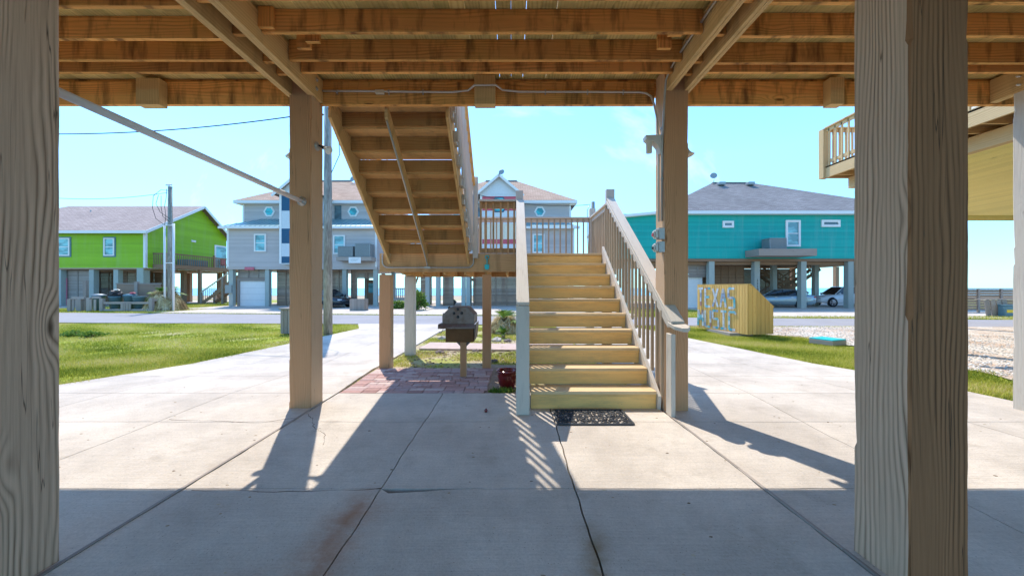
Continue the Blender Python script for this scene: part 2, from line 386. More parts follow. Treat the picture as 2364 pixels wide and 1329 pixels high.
def siding(name, c):
    N = NT(name, 0.6, 0.3)
    n = N.noise(N.pos((0.6, 0.6, 3)), 1, 4, 0.6); n2 = N.noise(N.pos((1, 1, 40)), 1, 2)
    s = N.noise(N.pos((2.2, 2.2, 0.22)), 1, 5, 0.7); cc = N.scal(c, N.math('MULTIPLY_ADD', N.math('ADD', N.math('MULTIPLY', n, 1.4), N.rnd()), 0.17, 0.80))
    cc = N.mix(N.ramp(s, [(0.5, 0.0), (0.75, 0.28)]), cc, tuple(min(1, x*0.55+0.22) for x in c))
    N.col(cc).bump(n2, 0.15, 0.01); return N.m
M['green'] = siding('lime_green_siding', (0.27, 0.48, 0.015)); M['greysiding'] = siding('grey_siding', (0.50, 0.445, 0.425))
M['teal'] = siding('turquoise_siding', (0.01, 0.38, 0.33))
def shingle(name, a, b):
    N = NT(name, 0.9, 0.15)
    g = N.n('ShaderNodeNewGeometry'); q = N.n('ShaderNodeTexBrick'); q.inputs['Scale'].default_value = 1
    q.inputs['Brick Width'].default_value = 0.45; q.inputs['Row Height'].default_value = 0.16; q.inputs['Mortar Size'].default_value = 0.012
    q.inputs['Color1'].default_value = (*a, 1); q.inputs['Color2'].default_value = (*b, 1); q.inputs['Mortar'].default_value = (*[x*0.5 for x in b], 1)
    q.inputs['Bias'].default_value = 0
    N.l(N.coord('UV', (1, 1, 1)), q.inputs['Vector'])
    n = N.noise(N.pos((9, 9, 9)), 1, 3); n2 = N.noise(N.pos((0.4, 0.4, 0.4)), 1, 3)
    N.col(N.scal(q.outputs[0], N.math('MULTIPLY_ADD', N.math('ADD', n, n2), 0.45, 0.58))).bump(n, 0.3, 0.02); return N.m
M['shinglepink'] = shingle('pink_tan_shingle', (0.54, 0.37, 0.27), (0.43, 0.28, 0.20)); M['shinglegrey'] = shingle('grey_shingle', (0.27, 0.255, 0.25), (0.20, 0.185, 0.18))
M['shinglemauve'] = shingle('mauve_shingle', (0.46, 0.355, 0.31), (0.37, 0.28, 0.245))
M['metalroof'] = plain('teal_metal_roof', (0.28, 0.42, 0.43), 0.35, 0.5, 0.35, 0.1, 1)

def concrete():
    N = NT('broom_finished_concrete', 0.9, 0.2)
    p = N.pos(); a = N.noise(p, 0.9, 5, 0.6); b = N.noise(N.pos((2.2, 55, 1)), 1, 3, 0.65); c = N.noise(p, 60, 3, 0.8); d = N.noise(p, 7, 5, 0.7)
    col = N.mix(N.ramp(a, [(0.38, 0.0), (0.62, 1.0)]), (0.475, 0.415, 0.35), (0.60, 0.53, 0.45))
    t = N.math('ADD', N.math('MULTIPLY', b, 0.30), N.math('MULTIPLY', c, 0.62)); t = N.math('ADD', t, N.math('MULTIPLY', d, 0.34))
    t = N.math('ADD', t, N.math('MULTIPLY', N.rnd(), 0.10))
    col = N.scal(col, N.math('ADD', t, 0.32))
    # dark pits
    pv = N.vor(p, 26); col = N.mix(N.ramp(pv, [(0.05, 0.75), (0.11, 0.0)]), col, (0.20, 0.17, 0.14))
    st = N.noise(N.pos((2.2, 2.2, 1)), 1, 6, 0.75); col = N.mix(N.ramp(st, [(0.54, 0.0), (0.72, 0.5)]), col, (0.33, 0.28, 0.22))
    # rust bled out of the joint near the camera
    g = N.n('ShaderNodeNewGeometry'); sp = N.n('ShaderNodeSeparateXYZ'); N.l(g.outputs['Position'], sp.inputs[0])
    X, Y = sp.outputs[0], sp.outputs[1]
    def streak(x0, w_, y0, y1, amt, colr, col):
        wob = N.math('MULTIPLY', N.math('SUBTRACT', N.noise(N.pos((2, 3, 1)), 1, 3), 0.5), 0.25)
        dx = N.math('ABSOLUTE', N.math('SUBTRACT', N.math('ADD', X, wob), x0))
        m = N.math('SUBTRACT', 1, N.math('DIVIDE', dx, w_), clamp=True)
        m = N.math('POWER', m, 1.5)
        m = N.math('MULTIPLY', m, N.math('MULTIPLY', N.math('SUBTRACT', Y, y0), 3, clamp=True))
        m = N.math('MULTIPLY', m, N.math('MULTIPLY', N.math('SUBTRACT', y1, Y), 4, clamp=True))
        m = N.math('MULTIPLY', m, N.ramp(N.noise(N.pos((3, 5, 1)), 1, 4, 0.7), [(0.3, 0.25), (0.6, 1.0)]))
        return N.mix(N.math('MULTIPLY', m, amt, clamp=True), col, colr)
    col = streak(-1.02, 0.26, 1.2, 2.68, 0.8, (0.36, 0.15, 0.06), col)
    col = streak(-1.2, 0.5, 1.0, 1.95, 0.6, (0.42, 0.24, 0.14), col)
    col = streak(0.47, 0.11, 1.0, 2.3, 0.9, (0.28, 0.19, 0.09), col)
    N.col(col).bump(N.math('ADD', N.math('ADD', b, c), N.math('MULTIPLY', pv, 0.3)), 0.8, 0.006); return N.m
M['concrete'] = concrete()
def ground_mat():
    N = NT('sandy_lawn_ground', 0.95, 0.1)
    g = N.n('ShaderNodeNewGeometry'); sp = N.n('ShaderNodeSeparateXYZ'); N.l(g.outputs['Position'], sp.inputs[0]); Y = sp.outputs[1]; X = sp.outputs[0]
    a = N.noise(N.pos(), 0.9, 5, 0.65); b = N.noise(N.pos(), 9, 5, 0.7)
    gr = N.mix(N.ramp(b, [(0.3, 0.0), (0.7, 1.0)]), (0.20, 0.25, 0.025), (0.40, 0.42, 0.07))
    sand = N.mix(N.ramp(b, [(0.35, 0.0), (0.65, 1.0)]), (0.36, 0.28, 0.18), (0.50, 0.41, 0.29))
    m = N.ramp(a, [(0.50, 0.0), (0.66, 0.85)])
    isl = N.math('MULTIPLY', N.math('LESS_THAN', N.math('ABSOLUTE', N.math('SUBTRACT', X, 0.2)), 3.0), N.math('LESS_THAN', Y, 14.5))
    m = N.math('MAXIMUM', m, N.math('MULTIPLY', isl, N.ramp(a, [(0.40, 0.25), (0.55, 0.95)])))
    far = N.math('MULTIPLY', N.math('SUBTRACT', Y, 46), 0.2, clamp=True)
    m = N.math('MAXIMUM', m, far)
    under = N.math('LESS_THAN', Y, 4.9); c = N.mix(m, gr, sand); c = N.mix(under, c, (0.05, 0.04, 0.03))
    N.col(c).bump(b, 0.8, 0.03); return N.m
M['ground'] = ground_mat()
def road_mat():
    N = NT('grey_asphalt', 0.9, 0.2); a = N.noise(N.pos(), 0.7, 5, 0.6); b = N.noise(N.pos(), 60, 2, 0.7)
    N.col(N.scal((0.30, 0.285, 0.29), N.math('MULTIPLY_ADD', N.math('ADD', a, b), 0.35, 0.65))).bump(b, 0.4, 0.01); return N.m
M['road'] = road_mat()
def gravel_mat():
    N = NT('crushed_shell_gravel', 0.95, 0.15); v = N.vor(N.pos(), 22, 'Color'); a = N.noise(N.pos(), 0.7, 5, 0.65); b = N.noise(N.pos(), 18, 4, 0.7)
    sv = N.n('ShaderNodeSeparateXYZ'); N.l(v, sv.inputs[0])
    c = N.mix(N.ramp(a, [(0.42, 0.0), (0.62, 1.0)]), (0.62, 0.55, 0.47), (0.50, 0.36, 0.26))
    c = N.scal(c, N.math('ADD', N.math('MULTIPLY', sv.outputs[0], 0.45), N.math('MULTIPLY_ADD', b, 0.5, 0.5)))
    N.col(c).bump(N.vor(N.pos(), 22), 1.0, 0.03); return N.m
M['gravel'] = gravel_mat()
def rndmat(name, stops, rough=0.85, spec=0.2, ns=30, trans=0, dirt=0.4):
    N = NT(name, rough, spec)
    c = N.ramp(N.rnd(), stops); n = N.noise(N.coord('Object', (ns, ns, ns)), 1, 3, 0.6)
    N.col(N.scal(c, N.math('MULTIPLY_ADD', n, dirt*2, 1-dirt)))
    if trans:
        tr = N.n('ShaderNodeBsdfTranslucent'); N.l(c, tr.inputs[0]); ms = N.n('ShaderNodeMixShader'); ms.inputs[0].default_value = trans
        out = [x for x in N.t.nodes if x.type == 'OUTPUT_MATERIAL'][0]
        N.l(N.b.outputs[0], ms.inputs[1]); N.l(tr.outputs[0], ms.inputs[2]); N.l(ms.outputs[0], out.inputs[0])
    return N.m
M['grass'] = rndmat('grass_blades', [(0.0, (0.15, 0.21, 0.02)), (0.3, (0.38, 0.40, 0.05)), (0.6, (0.56, 0.53, 0.09)), (1.0, (0.70, 0.58, 0.28))], 0.7, 0.2, 3, 0.35, 0.15)
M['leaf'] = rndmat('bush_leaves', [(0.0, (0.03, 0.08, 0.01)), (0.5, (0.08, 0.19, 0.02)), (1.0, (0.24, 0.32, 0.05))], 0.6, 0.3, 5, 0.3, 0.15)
M['sagogreen'] = rndmat('sago_fronds', [(0.0, (0.05, 0.13, 0.015)), (1.0, (0.26, 0.36, 0.05))], 0.5, 0.35, 5, 0.25, 0.15)
M['sagodry'] = rndmat('dry_sago_fronds', [(0.0, (0.26, 0.16, 0.07)), (0.4, (0.56, 0.42, 0.18)), (1.0, (0.80, 0.68, 0.42))], 0.8, 0.2, 5, 0.15, 0.2)
M['brick'] = rndmat('red_brick_paver', [(0.0, (0.32, 0.19, 0.165)), (0.35, (0.47, 0.29, 0.25)), (0.7, (0.42, 0.30, 0.28)), (1.0, (0.58, 0.45, 0.39))], 0.9, 0.15, 25, 0, 0.3)
M['stone'] = rndmat('garden_stone', [(0.0, (0.16, 0.13, 0.12)), (0.5, (0.36, 0.28, 0.24)), (1.0, (0.48, 0.42, 0.36))], 0.9, 0.15, 14, 0, 0.35)
M['shell'] = rndmat('shell_chips', [(0.0, (0.40, 0.34, 0.28)), (0.5, (0.66, 0.61, 0.54)), (1.0, (0.80, 0.77, 0.70))], 0.8, 0.2, 14, 0, 0.15)
M['litter'] = rndmat('dry_leaf_litter', [(0.0, (0.12, 0.08, 0.05)), (0.5, (0.38, 0.28, 0.18)), (1.0, (0.55, 0.46, 0.34))], 0.9, 0.1, 14, 0, 0.2)
M['plate'] = None
def plate_mat():
    N = NT('licence_plate_scraps', 0.45, 0.4, 0.2)
    c = N.ramp(N.rnd(), [(0.0, (0.58, 0.58, 0.57)), (0.25, (0.22, 0.50, 0.54)), (0.4, (0.55, 0.50, 0.47)), (0.6, (0.30, 0.36, 0.46)), (0.7, (0.64, 0.66, 0.66)), (0.88, (0.10, 0.42, 0.46)), (0.95, (0.45, 0.22, 0.18))], 'CONSTANT')
    n = N.noise(N.coord('UV', (26, 26, 1)), 1, 3, 0.8); c = N.mix(N.ramp(n, [(0.56, 0.0), (0.60, 0.6)]), c, (0.12, 0.16, 0.22))
    N.col(c); return N.m
M['plate'] = plate_mat()
def grill_mat():
    N = NT('weathered_grill_steel', 0.5, 0.4, 0.55); n = N.noise(N.coord('Object', (5, 5, 5)), 1, 5, 0.65); m = N.noise(N.coord('Object', (2, 2, 9)), 1, 3)
    c = N.mix(N.ramp(n, [(0.45, 0.0), (0.68, 1.0)]), (0.22, 0.17, 0.145), (0.13, 0.065, 0.035)); N.col(N.scal(c, N.math('MULTIPLY_ADD', m, 0.5, 0.75))); return N.m
M['grill'] = grill_mat()
M['rustbox'] = plain('rusty_firebox_steel', (0.17, 0.085, 0.035), 0.75, 0.3, 0.3, 0.35, 7)
def pole_mat():
    N = NT('weathered_pole', 0.9, 0.15); a = N.noise(N.pos((9, 9, 1.1)), 1, 4, 0.6); b = N.noise(N.pos((40, 40, 5)), 1, 3)
    N.col(N.mix(N.ramp(N.math('ADD', N.math('MULTIPLY', a, 0.6), N.math('MULTIPLY', b, 0.4)), [(0.4, 0.0), (0.6, 1.0)]), (0.20, 0.185, 0.16), (0.38, 0.37, 0.32))).bump(b, 0.5, 0.01); return N.m
M['pole'] = pole_mat()
def water_mat():
    N = NT('sea_water', 0.25, 0.5); N.col((0.06, 0.20, 0.22)); N.bump(N.noise(N.pos((0.4, 1.2, 1)), 1, 3), 0.4, 0.2); return N.m
M['water'] = water_mat()
M['pinkpath'] = plain('pink_paver_path', (0.50, 0.38, 0.32), 0.9, 0.15, 0, 0.25, 5, 0.3)

# ================================================================== THE SETTING
FLAT |= {'ground', 'sea', 'road', 'house_driveway', 'concrete_paving', 'gravel_drive', 'garden_path'}
mb = MB()
ys = [-40, -10, 0, 2.5, 4.9, 5, 7.5, 9, 12, 16, 22, 30, 45, 70, 120, 400, 1500, 6000]; xs = [-4000, -400, -80, -30, -12, -6, -2, 2, 6, 12, 30, 80, 400, 4000]
for a, b in zip(ys, ys[1:]):
    for c, d in zip(xs, xs[1:]):
        mb.face([(c, a, prof(a)-0.035), (d, a, prof(a)-0.035), (d, b, prof(b)-0.035), (c, b, prof(b)-0.035)])
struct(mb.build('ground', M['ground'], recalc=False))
mb = MB(); mb.face([(-5000, 75, -0.12), (5000, 75, -0.12), (5000, 7000, -0.12), (-5000, 7000, -0.12)]); struct(mb.build('sea', M['water'], recalc=False))

# concrete paving: separate slabs with open joints
def lin(pts):
    def f(y):
        if y <= pts[0][0]: return pts[0][1]
        for (a, b), (c, d) in zip(pts, pts[1:]):
            if y <= c: return b+(d-b)*(y-a)/(c-a)
        return pts[-1][1]
    return f
JX = [lin([(2, -7.4), (5.5, -6.92), (10.2, -6.30), (14.2, -5.9), (16, -7.0)]),
      lin([(5, -5.52), (8.3, -5.38), (15.6, -5.0)]), lin([(3, -3.82), (6.4, -3.92), (15.6, -4.0)]),
      lin([(0, -2.36), (5, -2.41), (7, -2.66), (13, -2.6), (14.6, -2.4), (16, -1.6)]),
      lin([(0, -0.95), (6, -0.95)]), lin([(0, 0.455), (6, 0.46)]), lin([(0, 1.86), (2, 1.84), (4.2, 1.79), (15, 1.79)]),
      lin([(0, 2.9), (3.6, 3.12), (7.2, 3.50), (15, 3.6)]), lin([(0, 5.0), (6.2, 4.9), (7.5, 4.8), (15, 4.4)]), lin([(0, 6.9), (4.9, 6.42), (6.83, 6.42), (11.3, 5.55), (15, 4.9)])]
JY = [-6, -3.2, -0.9, 0.95, 2.62, 3.93, 5.0, 6.2, 7.5, 8.8, 10.4, 12.2, 14.0]
roadnear = lambda x: 15.6-0.045*x
roadfar = lambda x: 20.3-0.10*x
rw = random.Random(3)
def wob(seed, t, amp): return amp*(math.sin(t*3.1+seed*1.7)+0.6*math.sin(t*9.7+seed*2.9)+0.5*math.sin(t*23.3+seed*5.1))
gapx = {3: 0.030, 4: 0.009, 5: 0.012, 6: 0.030}; 
mb = MB()
for i in range(len(JX)-1):
    for j in range(len(JY)):
        y0 = JY[j]; y1 = JY[j+1] if j+1 < len(JY) else None
        island = 3 <= i <= 5
        if island and y0 >= 5.0: continue
        if i in (6,) and y0 >= 5.0 and False: continue
        if y1 is None:
            y1 = 14.0
            pts = []; n = 6
            for k in range(n+1): x = JX[i](14)+(JX[i+1](14)-JX[i](14))*k/n; pts.append((x, 14.006))
            for k in range(n+1): x = JX[i+1](15.6)+(JX[i](15.6)-JX[i+1](15.6))*k/n; pts.append((x, roadnear(x)+0.01))
            top = [(x, y, prof(y)) for x, y in pts]
            mb.prism([(x, y, z) for x, y, z in top], (0, 0, -0.05), rw.random()); continue
        gl = gapx.get(i, 0.008)/2; gr = gapx.get(i+1, 0.008)/2; gt = 0.0045
        left = []; right = []; bot = []; topp = []
        m = 24 if y0 < 4 else 8
        for k in range(m+1):
            y = y0+gt+(y1-y0-2*gt)*k/m
            left.append((JX[i](y)+gl+wob(i, y, 0.0045), y)); right.append((JX[i+1](y)-gr+wob(i+1, y, 0.0045), y))
        xa, xb = left[0][0], right[0][0]; mm = 20
        for k in range(1, mm): x = xa+(xb-xa)*k/mm; bot.append((x, y0+gt+wob(j, x, 0.003)))
        xa, xb = left[-1][0], right[-1][0]
        for k in range(1, mm):
            x = xa+(xb-xa)*k/mm; y = y1-gt+wob(j+1, x, 0.003)
            if abs(y1-2.62) < .01 and -0.95 < x < -0.35: y -= 0.06*max(0, 1-(x+0.95)/0.55)   # the wide broken joint
            topp.append((x, y))
        loop = bot+right+topp[::-1]+left[::-1]
        mb.prism([(x, y, prof(y)) for x, y in loop], (0, 0, -0.06), rw.random())
struct(mb.build('concrete_paving', M['concrete'], recalc=True))

# asphalt road
mb = MB(); xs = [-200, -60, -30, -17, -8, 0, 8, 16, 30, 60, 100]
for a, b in zip(xs, xs[1:]):
    fa = max(roadfar(a), roadnear(a)+3.2); fb = max(roadfar(b), roadnear(b)+3.2)
    n = 12
    for k in range(n):
        x0 = a+(b-a)*k/n; x1 = a+(b-a)*(k+1)/n
        f0 = fa+(fb-fa)*k/n; f1 = fa+(fb-fa)*(k+1)/n
        e = lambda x, s: wob(s, x*0.7, 0.03)
        mb.face([(x0, roadnear(x0)+e(x0, 1), -0.126), (x1, roadnear(x1)+e(x1, 1), -0.126), (x1, f1+e(x1, 2), -0.126), (x0, f0+e(x0, 2), -0.126)])
struct(mb.build('road', M['road'], recalc=False))
# driveways of the houses over the road
mb = MB()
for poly in ([(-22.5, 22.9), (-18, 22.6), (-6, 21.4), (7.0, 20.6), (7.5, 21.5), (7.5, 46), (-25.2, 46), (-25.2, 24.6)],
             [(12.8, 19.6), (36, 17.6), (36, 44), (10.2, 44), (10.2, 26.2), (14, 24.3)],
             [(-52, 24.6), (-35, 24.0), (-34.4, 25.6), (-36, 31), (-52, 31)],
             [(-49, 31.5), (-33, 31.5), (-33, 46), (-49, 46)]):
    mb.face([(x, y, -0.121) for x, y in poly])
struct(mb.build('house_driveway', M['concrete'], recalc=False))
# shell gravel drive
mb = MB(); k = 26; pl = []
for i in range(k+1): y = 5.2+(roadnear(10)-0.1-5.2)*i/k; pl.append((lin([(5, 8.0), (6.8, 8.6), (9.7, 9.2), (11.5, 9.3), (13, 8.2), (15, 7.4)])(y)+wob(4, y*1.3, 0.10), y))
for (a, b), (c, d) in zip(pl, pl[1:]): mb.face([(a, b, prof(b)-0.008), (34, b, prof(b)-0.008), (34, d, prof(d)-0.008), (c, d, prof(d)-0.008)])
struct(mb.build('gravel_drive', M['gravel'], recalc=False))
mb = MB()
mb.prism([(x, y, -0.105) for x, y in [(-2.4, 9.35), (0, 9.15), (1.7, 9.2), (1.7, 10.1), (-0.4, 10.15), (-2.35, 10.4)]], (0, 0, -0.04))
struct(mb.build('garden_path', M['pinkpath']))

# ------------------------------------------------------------------ grass and other stuff
def blades(name, pts, h, wd, label, cat='grass', mat='grass', lean=0.5):
    n = len(pts); pts = np.asarray(pts); a = np.random.rand(n)*2*math.pi; hh = h*(0.45+0.8*np.random.rand(n)); ww = wd*(0.6+0.8*np.random.rand(n))
    la = np.random.rand(n)*2*math.pi; ln = lean*np.random.rand(n)*hh
    dx, dy = np.cos(a)*ww/2, np.sin(a)*ww/2
    v = np.zeros((n, 3, 3)); v[:, 0] = pts; v[:, 1] = pts; v[:, 2] = pts
    v[:, 0, 0] -= dx; v[:, 0, 1] -= dy; v[:, 1, 0] += dx; v[:, 1, 1] += dy
    v[:, 2, 0] += np.cos(la)*ln; v[:, 2, 1] += np.sin(la)*ln; v[:, 2, 2] += hh
    me = bpy.data.meshes.new(name); me.vertices.add(n*3); me.vertices.foreach_set('co', v.reshape(-1))
    me.loops.add(n*3); me.loops.foreach_set('vertex_index', np.arange(n*3)); me.polygons.add(n); me.polygons.foreach_set('loop_start', np.arange(n)*3)
    at = me.attributes.new('rnd', 'FLOAT', 'FACE')
    pn = 0.5+0.22*np.sin(pts[:, 0]*1.9+np.sin(pts[:, 1]*1.3)*2)+0.18*np.sin(pts[:, 1]*2.7+pts[:, 0]*0.8)
    at.data.foreach_set('value', np.clip(pn*0.9+0.7*(np.random.rand(n)-0.5), 0, 1)); me.update(calc_edges=True); me.materials.append(M[mat])
    o = bpy.data.objects.new(name, me); COL.objects.link(o); tag(o, label, cat, kind='stuff'); return o
rg = np.random.RandomState(5)
def scatter(n, x0, x1, y0, y1, test, ypow=1.0):
    out = []
    while len(out) < n:
        t = rg.rand(n); y = y0+(y1-y0)*t**ypow; x = x0+(x1-x0)*rg.rand(n)
        for a, b in zip(x, y):
            if test(a, b): out.append((a, b, prof(b)-0.035))
    return out[:n]
def patchy(x, y, th): return (math.sin(x*2.1+1.7*math.sin(y*1.7))+math.sin(y*3.3+x)+math.sin(x*5.7-y*2.1)*0.6) > th+rg.rand()*0.8-0.4
e0 = JX[0]
tL = lambda x, y: x < e0(y)+0.03+0.05*math.sin(y*7)+0.05*rg.randn() and x > -1.75*y-2 and y < roadnear(x)-0.05 and not (math.sin(x*1.3+2*math.sin(y*0.9))+math.sin(y*2.3+x*0.7)+0.7*math.sin(x*4.1-y*3) > 1.35 and rg.rand() < 0.75)
blades('lawn_grass', scatter(150000, -27, -5.6, 5.2, 16.2, tL, 1.25)+scatter(50000, -12, -5.6, 5.2, 9.5, tL, 1.0), 0.06, 0.013, 'short sunlit lawn grass left of the concrete drive', lean=0.9)
eR = JX[-1]; gl = lin([(5, 8.0), (6.8, 8.6), (9.7, 9.2), (11.5, 9.3), (13, 8.2), (15, 7.4)])
def tR(x, y): return eR(y)-0.02-0.04*math.sin(y*6) < x < gl(y)+0.25*math.sin(y*5)+0.1*rg.randn()*1.2 and y < 15
blades('verge_grass', scatter(75000, 4.8, 10, 4.3, 15, tR, 1.1), 0.06, 0.011, 'strip of green grass between the right drive and the gravel', lean=0.9)
def tI(x, y): return JX[3](y)+0.05 < x < 1.75 and not (9.1 < y < 10.4) and y < 15 and patchy(x, y, -0.3) and not (y < 7.3 and x < -0.4)
blades('garden_grass', scatter(34000, -2.7, 1.8, 6.95, 15, tI), 0.055, 0.011, 'patchy sparse grass in the garden bed behind the grill', lean=0.9)
def far_ok(x, y):
    if y < roadfar(x)+0.05: return False
    if -22.6 < x < 7.2 and y > 22.4-0.09*(x+18): return False
    if x > 12.6 and y > 19.8+ (26-19.8)*max(0, (14-x)) and y > 20: return False
    if x < -34: return y < 24.2
    return True
blades('roadside_grass', scatter(50000, -42, 32, 18, 27, lambda x, y: far_ok(x, y) and abs(x) < 1.45*y), 0.09, 0.03, 'mown grass along the far side of the road', lean=0.7)
blades('yard_grass', scatter(16000, -35, -25.4, 24, 36, lambda x, y: True), 0.09, 0.03, 'grass in front of the lime green house', lean=0.7)
blades('near_verge_grass', scatter(6000, 6, 26, 14.2, 15.0, lambda x, y: y > 14.35+0.02*x and y < roadnear(x)-0.02), 0.05, 0.02, 'thin grass line between the gravel and the road', lean=0.7)

def chips(name, n, region, r, mat, label, cat, sq=(1, 1, 0.5), kind='stuff', zoff=0.0):
    m = MB()
    for _ in range(n):
        while True:
            x, y = region()
            if x is not None: break
        m.blob((x, y, prof(y)+zoff), r*random.uniform(0.5, 1.3), 5, 0.3, sq)
    m_ = m.build(name, M[mat], recalc=False); tag(m_, label, cat, kind=kind); return m_
def rgv():
    y = 5.5+9.3*random.random(); x = gl(y)+0.1+random.random()**1.5*7
    return (x, y)
chips('gravel_stones', 5000, rgv, 0.022, 'shell', 'loose crushed shell stones on the gravel drive', 'gravel', zoff=0.0)
def rlt():
    y = random.choice([random.uniform(10.2, 11.2), random.uniform(8.7, 9.2), random.uniform(7, 9)]); x = random.uniform(-2.4, 1.7); return (x, y)
chips('leaf_litter', 900, rlt, 0.03, 'litter', 'dry leaf litter along the garden path edge', 'dry leaves', (1, 0.6, 0.3), zoff=-0.02)

chips('slab_litter', 260, lambda: (random.uniform(-5, 5.5), random.choice([random.uniform(1.7, 5), random.uniform(2, 9)])), 0.008, 'litter', 'tiny bits of leaf and grit scattered on the concrete slabs', 'debris', (1.5, 0.8, 0.4))
for k_, pts_ in enumerate(([(-2.38, 4.2), (-2.2, 4.0), (-2.05, 3.75), (-1.85, 3.6), (-1.75, 3.35)], [(-3.8, 4.0), (-3.3, 3.96), (-2.7, 3.9), (-2.42, 4.05)], [(-0.95, 2.62), (-1.6, 2.58), (-2.3, 2.60)])):
    m = MB(); pp = []
    for (a, b), (c, d) in zip(pts_, pts_[1:]):
        for i_ in range(7): pp.append((a+(c-a)*i_/7+random.uniform(-.012, .012), b+(d-b)*i_/7+random.uniform(-.012, .012), -0.0005))
    pp.append((*pts_[-1], -0.0005)); m.tube(pp, [0.0008+0.0022*abs(math.sin(i_*0.37+k_)) for i_ in range(len(pp))], 6); FLAT.add('slab_crack'); struct(m.build('slab_crack', M['soil']))

# ================================================================== POSTS
def post(x0, x1, y0, y1, z1, label, m='post', zb=None):
    b = MB(); z = prof(y0) if zb is None else zb; rs = random.Random(int(x0*1000)); rings = []; ch = [0.006]*4; ou, ov = rs.uniform(-40, 40), rs.uniform(-40, 40)
    ws, ds = x1-x0, y1-y0
    while z < z1+0.001:      # sawn square with worn, here and there chipped corners
        for k in range(4): ch[k] = min(0.026, max(0.003, ch[k]*0.86+rs.uniform(0, 0.0022)+(rs.uniform(0.006, 0.018) if rs.random() < 0.02 else 0)))
        a, c, d, e = ch; rings.append([(x0+a, y0, z), (x1-c, y0, z), (x1, y0+c, z), (x1, y1-d, z), (x1-d, y1, z), (x0+e, y1, z), (x0, y1-e, z), (x0, y0+a, z)])
        if z >= z1: break
        z = min(z1, z+0.03)
    vs = [0, ws, ws+.01, ws+ds+.01, ws+ds+.02, 2*ws+ds+.02, 2*ws+ds+.03, 2*ws+2*ds+.03, 2*ws+2*ds+.04]; n0 = len(b.v); rn = rs.random()
    for r in rings: b.v += r
    for i in range(len(rings)-1):
        za, zb_ = rings[i][0][2], rings[i+1][0][2]
        for k in range(8):
            k2 = (k+1) % 8; b.f.append([n0+i*8+k, n0+i*8+k2, n0+(i+1)*8+k2, n0+(i+1)*8+k]); b.r.append(rn); b.sm.append(False)
            c_ = lambda pt: (pt[0] if k in (0, 1, 4, 5) else pt[1])+(k//2)*3.7
            r0_, r1_ = rings[i], rings[i+1]
            b.uv.append([(ou+za, ov+c_(r0_[k])), (ou+za, ov+c_(r0_[k2])), (ou+zb_, ov+c_(r1_[k2])), (ou+zb_, ov+c_(r1_[k]))])
    for e_ in (0, len(rings)-1): b.f.append([n0+e_*8+k for k in range(8)]); b.uv.append([(0, 0)]*8); b.r.append(rn); b.sm.append(False)
    o = b.build('house_post', M[m])
    return tag(o, label, 'post', 'big square timber posts carrying the deck')
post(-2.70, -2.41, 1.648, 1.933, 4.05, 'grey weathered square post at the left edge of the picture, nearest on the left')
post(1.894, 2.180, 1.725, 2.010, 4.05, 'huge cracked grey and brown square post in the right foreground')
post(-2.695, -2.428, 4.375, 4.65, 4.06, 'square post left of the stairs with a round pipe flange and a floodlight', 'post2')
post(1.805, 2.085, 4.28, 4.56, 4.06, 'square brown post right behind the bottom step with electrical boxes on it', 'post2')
post(6.04, 6.33, 4.09, 4.37, 4.06, 'pale square post cut by the right edge of the picture', 'white')
# thin timber strips laid in two slab joints
for x, a, b_, lb in ((-2.372, 0.5, 4.3, 'thin wooden strip in the slab joint running to the left post'), (1.845, 0.2, 4.15, 'pale wooden strip in the slab joint running to the right foreground post')):
    m = MB(); y = a
    while y < b_: 
        y2 = min(y+0.9, b_); xx = (JX[3] if x < 0 else JX[6]); m.bar((xx(y), y, -0.008), (xx(y2), y2, -0.008), 0.022, 0.03); y = y2+0.004
    tag(m.build('joint_strip', M['greywood']), lb, 'wood strip')

# ================================================================== THE DECK OVERHEAD
deck = thing('raised_deck', 'brown timber deck overhead with joists, beams and planks', 'deck', (0, 3, 3.78))
XW = 9.5
JD = [-3.4, -2.6, -1.8, -1.1, -0.5, 0.1, 0.7, 1.3, 1.85, 2.35, 2.75, 3.07, 3.48, 3.90, 4.12]
for y in JD:
    for (a, b) in ((-XW, -2.74), (-2.38, 1.815), (2.125, XW)):
        m = MB(); dy = {0: 0, 1: 0}.get(0); sh = 0.09 if (a < -3 and y in (3.07, 3.48)) else (0.05 if a > 2 and y < 4 else 0)
        m.box(a, b, y-0.04+sh, y+sh, 3.88, 4.098, 0); m.build('joist', M['joist'], deck, bevel=0.003)
    m = MB(); m.box(-2.655, -2.475, y-0.04, y, 3.86, 4.05, 0); m.build('blocking', M['joist'], deck, bevel=0.003)
    m = MB(); m.box(1.9, 2.035, y-0.04, y, 3.86, 4.05, 0); m.build('blocking', M['joist'], deck, bevel=0.003)
for (a, b) in ((-XW, -2.70), (-2.424, 1.80), (2.09, XW)):
    m = MB(); m.box(a, b, 4.575, 4.63, 3.765, 4.055, 0); m.build('front_beam', M['joist'], deck, bevel=0.004)
m = MB(); m.box(-XW, XW, 4.60, 4.64, 4.058, 4.098, 0); m.box(-XW, XW, 4.645, 4.685, 3.90, 4.16, 0); m.build('rim_joist', M['joist'], deck, bevel=0.003)
for x0, x1 in ((-2.735, -2.66), (-2.47, -2.385), (1.82, 1.895), (2.04, 2.12), (6.033, 6.12)):
    m = MB(); mid = (x0+x1)/2
    m.box(x0, mid-0.001, -3.5, 4.574, 3.78, 4.066, 1); m.box(mid+0.001, x1, -3.5, 4.572, 3.778, 4.066, 1); m.build('cross_beam', M['beam'], deck, bevel=0.004)
